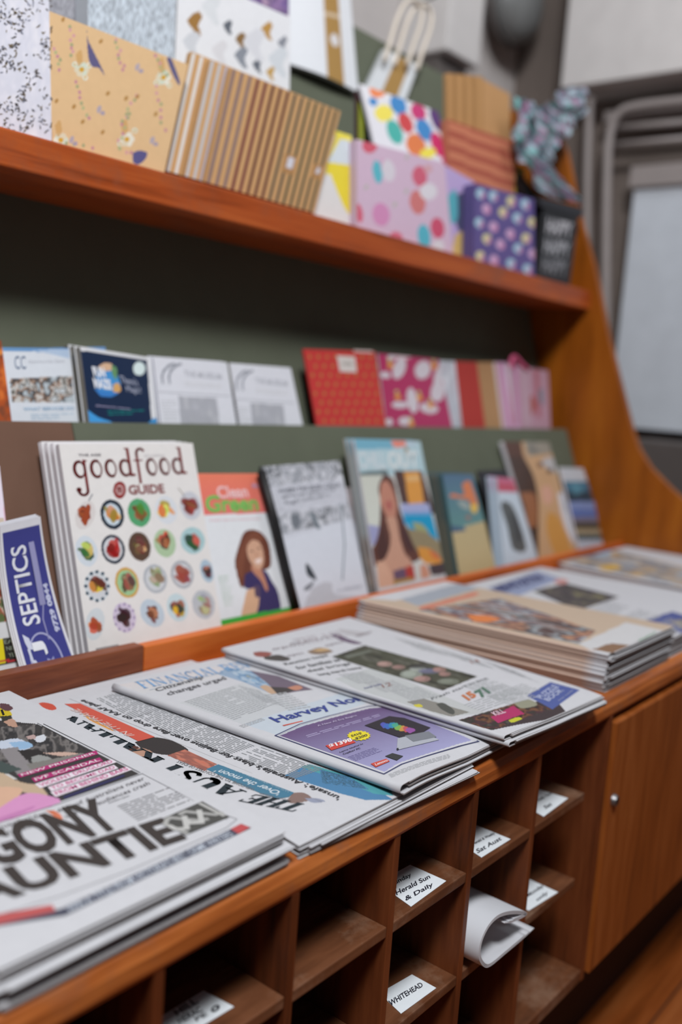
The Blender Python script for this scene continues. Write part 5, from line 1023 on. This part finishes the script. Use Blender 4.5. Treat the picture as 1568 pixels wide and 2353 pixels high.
def art_heart(s):
    for (x, y, c, k) in ((448, 52, (150, 110, 54), 1.4), (524, 62, (90, 96, 106), .9), (553, 92, (130, 100, 60), 1.0), (614, 70, (176, 134, 66), 1.1), (555, 130, (130, 136, 146), 1.3), (592, 150, (96, 102, 112), .9), (650, 100, (130, 134, 144), .9), (622, 168, (186, 150, 84), .8), (440, 100, (196, 200, 206), 1.6), (486, 20, (206, 210, 214), 1.8), (585, 100, (206, 208, 214), 2.0), (505, 120, (206, 206, 210), 1.5), (640, 140, (200, 206, 212), 1.8)):
        s.blob([(x-8*k, y-10*k), (x+4*k, y-18*k), (x+12*k, y-10*k), (x+6*k, y+4*k), (x+10*k, y+20*k), (x+2*k, y+18*k), (x-12*k, y-2*k)], c)
bag('gift_bag', [(412, -70), (668, 40), (664, 330), (398, 250)], SH(0.054, .12), art_heart, M_card, 0.03, 'white gift bag with gold and grey heart shapes behind the striped kraft bags', res=(110, 120), base=(218, 220, 224))
def art_purp(s): s.img([(520, -80), (670, -60), (670, 90), (520, 60)], [(96, 76, 130), (120, 96, 150), (150, 120, 160), (84, 66, 116), (190, 160, 180)], (8, 6), 9, 2)
bag('gift_bag', [(520, -110), (664, -80), (664, 250), (500, 250)], SH(0.080, .15), art_purp, M_foil, 0.02, 'purple patterned gift bag at the back above the white heart-print one', res=(50, 60), base=(100, 80, 134))
bag('brown_paper_bag', [(384, 246), (440, 262), (420, 420), (376, 400)], SH(0.036, .12), None, M_kraft, 0.012, 'plain dark brown paper bag edge between floral and striped kraft bags', 'paper bag', res=(6, 6), base=(130, 90, 60))
# striped kraft bags, a slanting pack
SC = [[(214, 214, 212)], [(206, 206, 206)], [(196, 196, 200)], [(130, 110, 130), (110, 60, 66)], [(96, 40, 44)], [(84, 80, 70)], [(72, 76, 62)]]
def art_strip(kx0, kx1, n, cols):
    def f(s):
        for i in range(n):
            u0 = (i+.12)/n; u1 = (i+.58)/n; c = cols[min(len(cols)-1, int(i/n*len(cols)))]
            s.poly([(u0, 0), (u1, 0), (u1, 1), (u0, 1)], c, raw=True)
        if n > 12:
            for (a, b) in (((655, 352), (684, 402)), ((722, 376), (744, 414))):
                s.poly([(a[0], a[1]), (b[0], a[1]+8), (b[0]-8, b[1]), (a[0]-8, b[1]-8)], (170, 128, 84)); s.poly([(a[0]+9, a[1]+8), (b[0]-6, a[1]+12), (b[0]-12, b[1]-12), (a[0]+3, b[1]-18)], (206, 206, 216))
    return f
SQ = [(440, 118), (783, 256), (722, 489), (380, 392)]
def sub(Q, a, b):
    i = lambda p, q_, t: (p[0]+(q_[0]-p[0])*t, p[1]+(q_[1]-p[1])*t); return [i(Q[0], Q[1], a), i(Q[0], Q[1], b), i(Q[3], Q[2], b), i(Q[3], Q[2], a)]
for i, (a, b, n, cols, lab) in enumerate(((0.27, 1.0, 15, [(130, 110, 110), (110, 56, 60), (96, 56, 52), (84, 80, 70), (76, 80, 64), (72, 76, 62)], 'kraft gift bag with dark stripes, largest and frontmost of the slanting pack'),
                                   (0.13, 0.40, 6, [(190, 190, 192), (176, 170, 180), (130, 110, 130)], 'kraft gift bag with pale grey stripes, second in the slanting pack'),
                                   (0.0, 0.26, 5, [(218, 218, 216), (206, 206, 204)], 'kraft gift bag with silver stripes, leftmost and rearmost of the slanting pack'))):
    bag('striped_gift_bag', sub(SQ, a, b), SH(-0.002+0.012*i, .12), art_strip(0, 0, n, cols), M_kraft, 0.010, lab, group='striped kraft bags in the slanting pack', res=(150 if i == 0 else 50, 60), base=(198, 156, 108), gain=1.05, down=False)
# white bags with a gold band
def art_band(a, b, tag_=None):
    def f(s):
        s.poly([(a, 0), (b, 0), (b, 1), (a, 1)], (160, 124, 66), raw=True)
        if tag_: s.ell(tag_, ((b-a)*.28, .055), (206, 204, 206), raw=True); s.poly([(a, tag_[1]+.2), (b, tag_[1]+.2), (b, tag_[1]+.24), (a, tag_[1]+.24)], (196, 176, 150), raw=True)
    return f
WL = (0.79, B+0.90, 0.285)
w1 = bag('white_gift_bag', [(664, -70), (800, -70), (824, 213), (664, 146)], (0.870, B+.90, .285), art_band(.50, .76, (.64, .36)), M_card, 0.010, 'large white gift bag with a gold band hanging at the top centre', res=(80, 90), base=(214, 217, 222), down=False, bend=lambda u, v: 0.008*np.sin(np.pi*u))
w2 = bag('white_gift_bag', [(884, 112), (962, 150), (922, 260), (835, 215)], (0.862, B+.90, .285), art_band(.38, .78), M_card, 0.012, 'small white gift bag with a gold band and rope handles behind the spotted one', res=(50, 50), base=(206, 210, 214), down=False)
for o, Lh in (((0, 0), .846), ((22, 10), .856)):
    P = [lean((x+o[0], y+o[1]), (Lh, B+.90, .285)) for x, y in ((884, 140), (896, 100), (915, 40), (935, 5), (958, 4), (970, 25), (966, 60), (950, 105), (936, 150))]
    h = tube('handle', smooth(P), 0.006, M_rope); h.parent = w2
for (p, lab) in (((732, -50), 'small metal peg in the backboard above the large white bag'), ((962, 8), 'small metal peg in the backboard holding the rope handles')):
    P0 = lean(p, (0.885, B+.90, .285)); P1 = P0+np.array((0, -0.050, 0.006)); tag(tube('peg', [P0, P0*.5+P1*.5, P1, P1+np.array((0, -.004, .010))], 0.003, M_chrome), lab, 'peg')
# yellow and white cards
def art_yel(s): s.poly([(775, 300), (808, 312), (812, 520), (760, 400), (748, 402), (750, 380)], (226, 208, 60)); s.poly([(782, 318), (806, 324), (806, 380), (752, 372)], (206, 216, 222)); s.poly([(748, 410), (720, 490), (814, 520), (812, 505)], (214, 214, 214)); s.poly([(770, 298), (808, 310), (808, 326), (766, 310)], (230, 216, 80))
bag('gift_bag', [(740, 290), (808, 312), (820, 516), (714, 484)], SH(0.012, .12), art_yel, M_card, 0.02, 'yellow and white triangle-patterned gift bag between striped and balloon-print bags', res=(50, 80), base=(214, 214, 216))
# spotted bag lying open behind the pink one
def art_dots(s):
    cols = [(226, 130, 80), (60, 130, 190), (190, 50, 110), (230, 214, 90), (70, 170, 160), (196, 66, 70), (214, 120, 70), (84, 50, 110), (60, 130, 190), (196, 44, 100), (230, 214, 80)]
    for k, (x, y, a, b) in enumerate(((868, 208, 16, 14), (914, 242, 15, 20), (960, 258, 14, 18), (878, 262, 18, 16), (900, 306, 14, 24), (928, 284, 13, 20), (948, 336, 18, 22), (1002, 276, 10, 24), (970, 300, 14, 22), (1000, 335, 12, 24), (975, 355, 16, 10), (1028, 330, 8, 22), (855, 235, 8, 8), (1020, 375, 10, 14))):
        s.ell((x, y), (a*1.25, b*1.25), cols[k % len(cols)], 1, -18)
bag('spotted_gift_bag', [(826, 192), (1006, 256), (1042, 420), (852, 345)], SH(0.045, .20), art_dots, M_card, 0.006, 'white gift bag with multicoloured balloon spots behind the pink balloon-print one', res=(110, 110), base=(216, 216, 222), bend=lambda u, v: 0.012*np.sin(np.pi*v))
bag('gift_bag', [(824, 205), (852, 225), (862, 340), (824, 326)], SH(0.072, .14), lambda s: (s.poly([(820, 230), (836, 240), (836, 330), (820, 325)], (150, 160, 60)), s.poly([(836, 238), (862, 250), (862, 340), (838, 330)], (14, 50, 40))), M_card, 0.01, 'dark green and lime gift bag seen inside the spotted one', res=(20, 30), base=(70, 34, 44))
def art_ball(s):
    for (x, y, a, b, c) in ((850, 335, 17, 17, (206, 90, 110)), (868, 395, 11, 27, (90, 180, 196)), (884, 386, 8, 22, (206, 160, 190)), (893, 392, 15, 26, (212, 206, 216)), (965, 405, 17, 24, (204, 96, 120)), (960, 465, 18, 28, (204, 120, 120)), (985, 440, 20, 20, (216, 212, 220)), (876, 493, 20, 27, (206, 140, 184)), (826, 490, 8, 22, (206, 96, 120)), (975, 543, 15, 28, (86, 176, 196)), (1006, 524, 16, 24, (200, 80, 110)), (1008, 565, 14, 14, (212, 208, 216)), (910, 548, 16, 16, (206, 106, 130)), (984, 388, 10, 10, (206, 160, 170))):
        s.ell((x, y), (a, b), c, 1, -8)
    for (x, y) in ((842, 430), (908, 470), (934, 440), (936, 360)): s.ell((x, y), (4, 7), (170, 180, 160), .7, 30)
bag('pink_gift_bag', [(820, 320), (1022, 374), (1042, 586), (821, 518)], SH(-0.006, .12), art_ball, M_card, 0.035, 'pink gift bag with balloon print near the middle of the shelf', res=(120, 120), base=(206, 180, 202), gain=1.1)
def art_circ(s):
    s.blob([(1045, 450), (1068, 442), (1088, 462), (1092, 520), (1080, 560), (1050, 520)], (76, 80, 110)); s.blob([(1028, 450), (1048, 438), (1052, 500), (1036, 510)], (86, 166, 180)); s.blob([(1046, 540), (1068, 530), (1088, 548), (1092, 610), (1040, 600)], (206, 176, 110))
bag('gift_bag', [(1010, 372), (1090, 418), (1092, 600), (1020, 580)], SH(0.030, .12), art_circ, M_card, 0.008, 'lilac gift bag with big dark, teal and mustard circles', res=(40, 60), base=(180, 160, 206))
def art_cone(s):
    rs = random.Random(2)
    for r in range(6):
        for c in range(5):
            x = 1100+c*36+(r % 2)*16+rs.uniform(-4, 4); y = 442+c*10+r*36+rs.uniform(-4, 4); c1 = rs.choice([(160, 196, 214), (206, 200, 150), (196, 160, 196)]); s.blob([(x-10, y+2), (x-6, y-10), (x+5, y-11), (x+11, y-2), (x+2, y+13)], c1, .95); s.ell((x+6, y+4), (5, 8), (196, 130, 170), .8)
bag('purple_gift_bag', [(1092, 421), (1228, 458), (1229, 634), (1089, 594)], SH(-0.004, .12), art_cone, M_card, 0.03, 'dark purple gift bag with pastel cloud shapes at the right of the shelf', res=(80, 90), base=(92, 80, 136))
def art_kst(s):
    for k in range(6): s.poly([(1040+k*22, 160), (1050+k*22, 160), (1052+k*22, 320), (1042+k*22, 320)], (146, 108, 66), .7)
kb = bag('kraft_bag', [(1028, 168), (1110, 176), (1110, 400), (1030, 380)], SH(0.064, .12), art_kst, M_kraft, 0.01, 'tall kraft paper bag with darker stripes at the back right', 'paper bag', res=(40, 30), base=(178, 136, 90))
bag('kraft_bag', [(1100, 176), (1172, 216), (1178, 420), (1100, 400)], SH(0.066, .12), None, M_kraft, 0.03, 'plain tall kraft paper bag behind the terracotta striped one', 'paper bag', res=(6, 6), base=(182, 140, 96))
def art_ter(s):
    for k in range(7): s.poly([(1020, 262+k*32), (1200, 330+k*32), (1200, 344+k*32), (1020, 276+k*32)], (156, 74, 62), .85)
bag('terracotta_gift_bag', [(1030, 274), (1190, 330), (1178, 470), (1034, 420)], SH(0.041, .12), art_ter, M_kraft, 0.02, 'terracotta gift bag with darker red stripes at the right of the shelf', res=(60, 90), base=(192, 120, 92))
bag('gift_bag', [(1186, 380), (1206, 386), (1206, 470), (1180, 460)], SH(0.040, .12), None, M_card, 0.01, 'yellow gift bag corner beside the terracotta striped one', res=(5, 5), base=(190, 160, 60))
# black gift box with white lettering and crinkled holographic wrap
bx = empty('gift_box', (2.33, 0.72, ZS), 'black gift box with rows of white lettering at the right end of the shelf', 'gift box')
def art_box(s):
    for k, (y, c) in enumerate(((0.66, (190, 190, 196)), (0.38, (170, 172, 178)), (0.12, (130, 132, 138)))): s.text('HAPPY', [(.12, y), (.86, y), (.12, y+.22)], c, 0.03, raw=True)
C = floor_ext([lean(p, SH(-0.003, .05)) for p in ((1250, 478), (1330, 494), (1310, 652), (1234, 632))], ZS)
s = Sheet(C, 30, 40, (40, 42, 46), 1.0, None, (20, 20, 22)); art_box(s); obj_sheet(s, 'front_panel', M_card, 0.10, parent=bx)
C2 = floor_ext([lean(p, SH(0.030, .05)) for p in ((1200, 400), (1249, 470), (1233, 630), (1222, 626))], ZS)
s = Sheet(C2, 6, 6, (24, 24, 26), 1.0, None, (16, 16, 18)); obj_sheet(s, 'side_flap', M_card, 0.02, parent=bx)
C3 = [lean(p, SH(-0.006, .05)) for p in ((1244, 452), (1340, 478), (1338, 500), (1244, 474))]
s = Sheet(C3, 6, 6, (46, 48, 54), 1.0, None, (36, 36, 40)); obj_sheet(s, 'rim', M_card, 0.10, parent=bx)
def crinkle(seed):
    rs = random.Random(seed); a = [rs.uniform(0, 6) for _ in range(4)]
    return lambda u, v: 0.010*np.sin(u*9+a[0])*np.cos(v*7+a[1])+0.006*np.sin(u*17+v*11+a[2])
hw = empty('holographic_wrap', (2.30, 0.75, B+0.95), 'crinkled teal and pink holographic wrap bursting above the black gift box', 'gift wrap')
def art_holo(s): s.img([(0, 0), (1, 0), (1, 1), (0, 1)], [(90, 140, 146), (150, 104, 134), (76, 116, 124), (150, 176, 184), (140, 80, 116), (96, 152, 150)], (4, 4), 12, 2.2, raw=True)
for i, (Q, d) in enumerate((([(1184, 222), (1232, 236), (1244, 330), (1190, 332)], .03), ([(1218, 262), (1262, 232), (1300, 300), (1262, 384)], .02), ([(1262, 240), (1300, 196), (1342, 222), (1302, 320)], .025),
                            ([(1300, 205), (1346, 200), (1345, 262), (1290, 312)], .05), ([(1196, 350), (1262, 376), (1342, 470), (1255, 452)], -.012), ([(1178, 300), (1256, 312), (1256, 400), (1196, 372)], .015))):
    s = Sheet([lean(p, SH(d, .10)) for p in Q], 24, 24, (110, 120, 128), 1.5, crinkle(i), (110, 120, 128)); art_holo(s); obj_sheet(s, 'fold', M_foil, 0.0015, parent=hw)
# ------------------------------------------------------------------ cards and rolled paper in the pigeonholes
def card(px, z, lab, lines, group='name cards in the pigeonholes', res=(30, 20)):
    s = Sheet([hor(p, z+.0008) for p in px], res[0], res[1], (206, 212, 220), 1.3, None, (190, 196, 204))
    for t, fr in lines: s.text(t, fr, (34, 34, 44), 0.02, 0.0003, slant=0.03)
    return obj_sheet(s, 'name_card', M_card, 0.0005, lab, 'card', group)
R1 = B-0.098; R2 = B-0.2275
# corners: TL, TR, BR, BL as the writing reads
card([(350, 2348), (468, 2276), (538, 2313), (400, 2396)], R1, 'white card with three handwritten lines and a small smiling face, nearest of the cards',
     [('HILL', [(408, 2336), (458, 2304), (396, 2324)]), ('HERAC', [(414, 2354), (468, 2324), (404, 2342)]), ('PE', [(452, 2348), (478, 2334), (446, 2340)]), ('o', [(488, 2330), (508, 2318), (482, 2318)]), (':)', [(492, 2326), (502, 2320), (490, 2320)])])
card([(868, 2028), (943, 1987), (1026, 2024), (945, 2083)], R1, 'white card with three lines of joined-up handwriting in the third top compartment',
     [('Sunday', [(902, 2040), (948, 2016), (896, 2028)]), ('Herald Sun', [(912, 2058), (990, 2018), (906, 2048)]), ('& Daily', [(934, 2074), (998, 2038), (928, 2062)])])
card([(1030, 1920), (1090, 1894), (1174, 1928), (1107, 1970)], R1, 'white card with smudged handwriting in the fourth top compartment', [('Herald & Weekly', [(1090, 1944), (1140, 1918), (1084, 1937)]), ('Sat Aust', [(1098, 1962), (1154, 1930), (1092, 1953)])])
card([(1182, 1838), (1240, 1814), (1306, 1834), (1250, 1876)], R1, 'white card in the last top compartment before the cabinet door', [('Sat', [(1254, 1860), (1270, 1850), (1248, 1853)]), ('Weekly Times', [(1236, 1846), (1270, 1826), (1230, 1839)])])
card([(872, 2282), (947, 2239), (1003, 2270), (922, 2329)], R2, 'small white card handwritten with a surname in capitals, lower compartment', [('WHITEHEAD', [(898, 2313), (974, 2266), (890, 2302)])])
card([(1150, 2062), (1212, 2018), (1283, 2050), (1216, 2092)], R2, 'white card with a torn edge in the lower compartment left of the cabinet door', [('Monday', [(1216, 2064), (1252, 2040), (1210, 2055)]), ('only', [(1236, 2074), (1262, 2056), (1230, 2066)])])
# rolled newspaper: a spiral outline just in front of the compartment, running back into the compartment
YR = -0.019
outer = smooth([(1228, 2134), (1200, 2160), (1160, 2194), (1130, 2219), (1115, 2223), (1103, 2208), (1101, 2185), (1108, 2155), (1124, 2124), (1146, 2102), (1174, 2093), (1206, 2094), (1211, 2102), (1196, 2112), (1176, 2120), (1160, 2122)], 5)
bm = bmesh.new()
def roll_layer(P, k, y1):
    W = [vy(p, YR) for p in P]; n = len(W); off = []
    for i in range(n):
        d = W[min(i+1, n-1)]-W[max(i-1, 0)]; d = d/np.linalg.norm(d); off.append(np.array((d[2], 0, -d[0])))
    sg = 1
    A = [W[i]+off[i]*sg*k for i in range(n)]; Bq = [W[i]+off[i]*sg*(k+0.0011) for i in range(n)]
    fr = [[bm.verts.new(tuple(v)) for v in L] for L in (A, Bq)]; bk = [[bm.verts.new((v[0], y1, v[2])) for v in L] for L in (A, Bq)]
    for i in range(n-1):
        bm.faces.new((fr[0][i], fr[0][i+1], bk[0][i+1], bk[0][i])); bm.faces.new((fr[1][i], bk[1][i], bk[1][i+1], fr[1][i+1])); bm.faces.new((fr[0][i], fr[1][i], fr[1][i+1], fr[0][i+1]))
    for e in (0, n-1): bm.faces.new((fr[0][e], bk[0][e], bk[1][e], fr[1][e]))
for j in range(3): roll_layer(outer[j*2:len(outer)-j*3], 0.0016*j, 0.20)
lo = bm.verts[:]
bmesh.ops.recalc_face_normals(bm, faces=bm.faces)
me = bpy.data.meshes.new('rolled_newspaper'); bm.to_mesh(me); bm.free(); me.materials.append(mat('rolled_newsprint', .75, .25, False, (206, 208, 214)))
for p in me.polygons: p.use_smooth = len(p.vertices) == 4 and p.area > 1e-4
tag(link('rolled_newspaper', me), 'rolled white newspaper sticking out of a pigeonhole', 'newspaper')
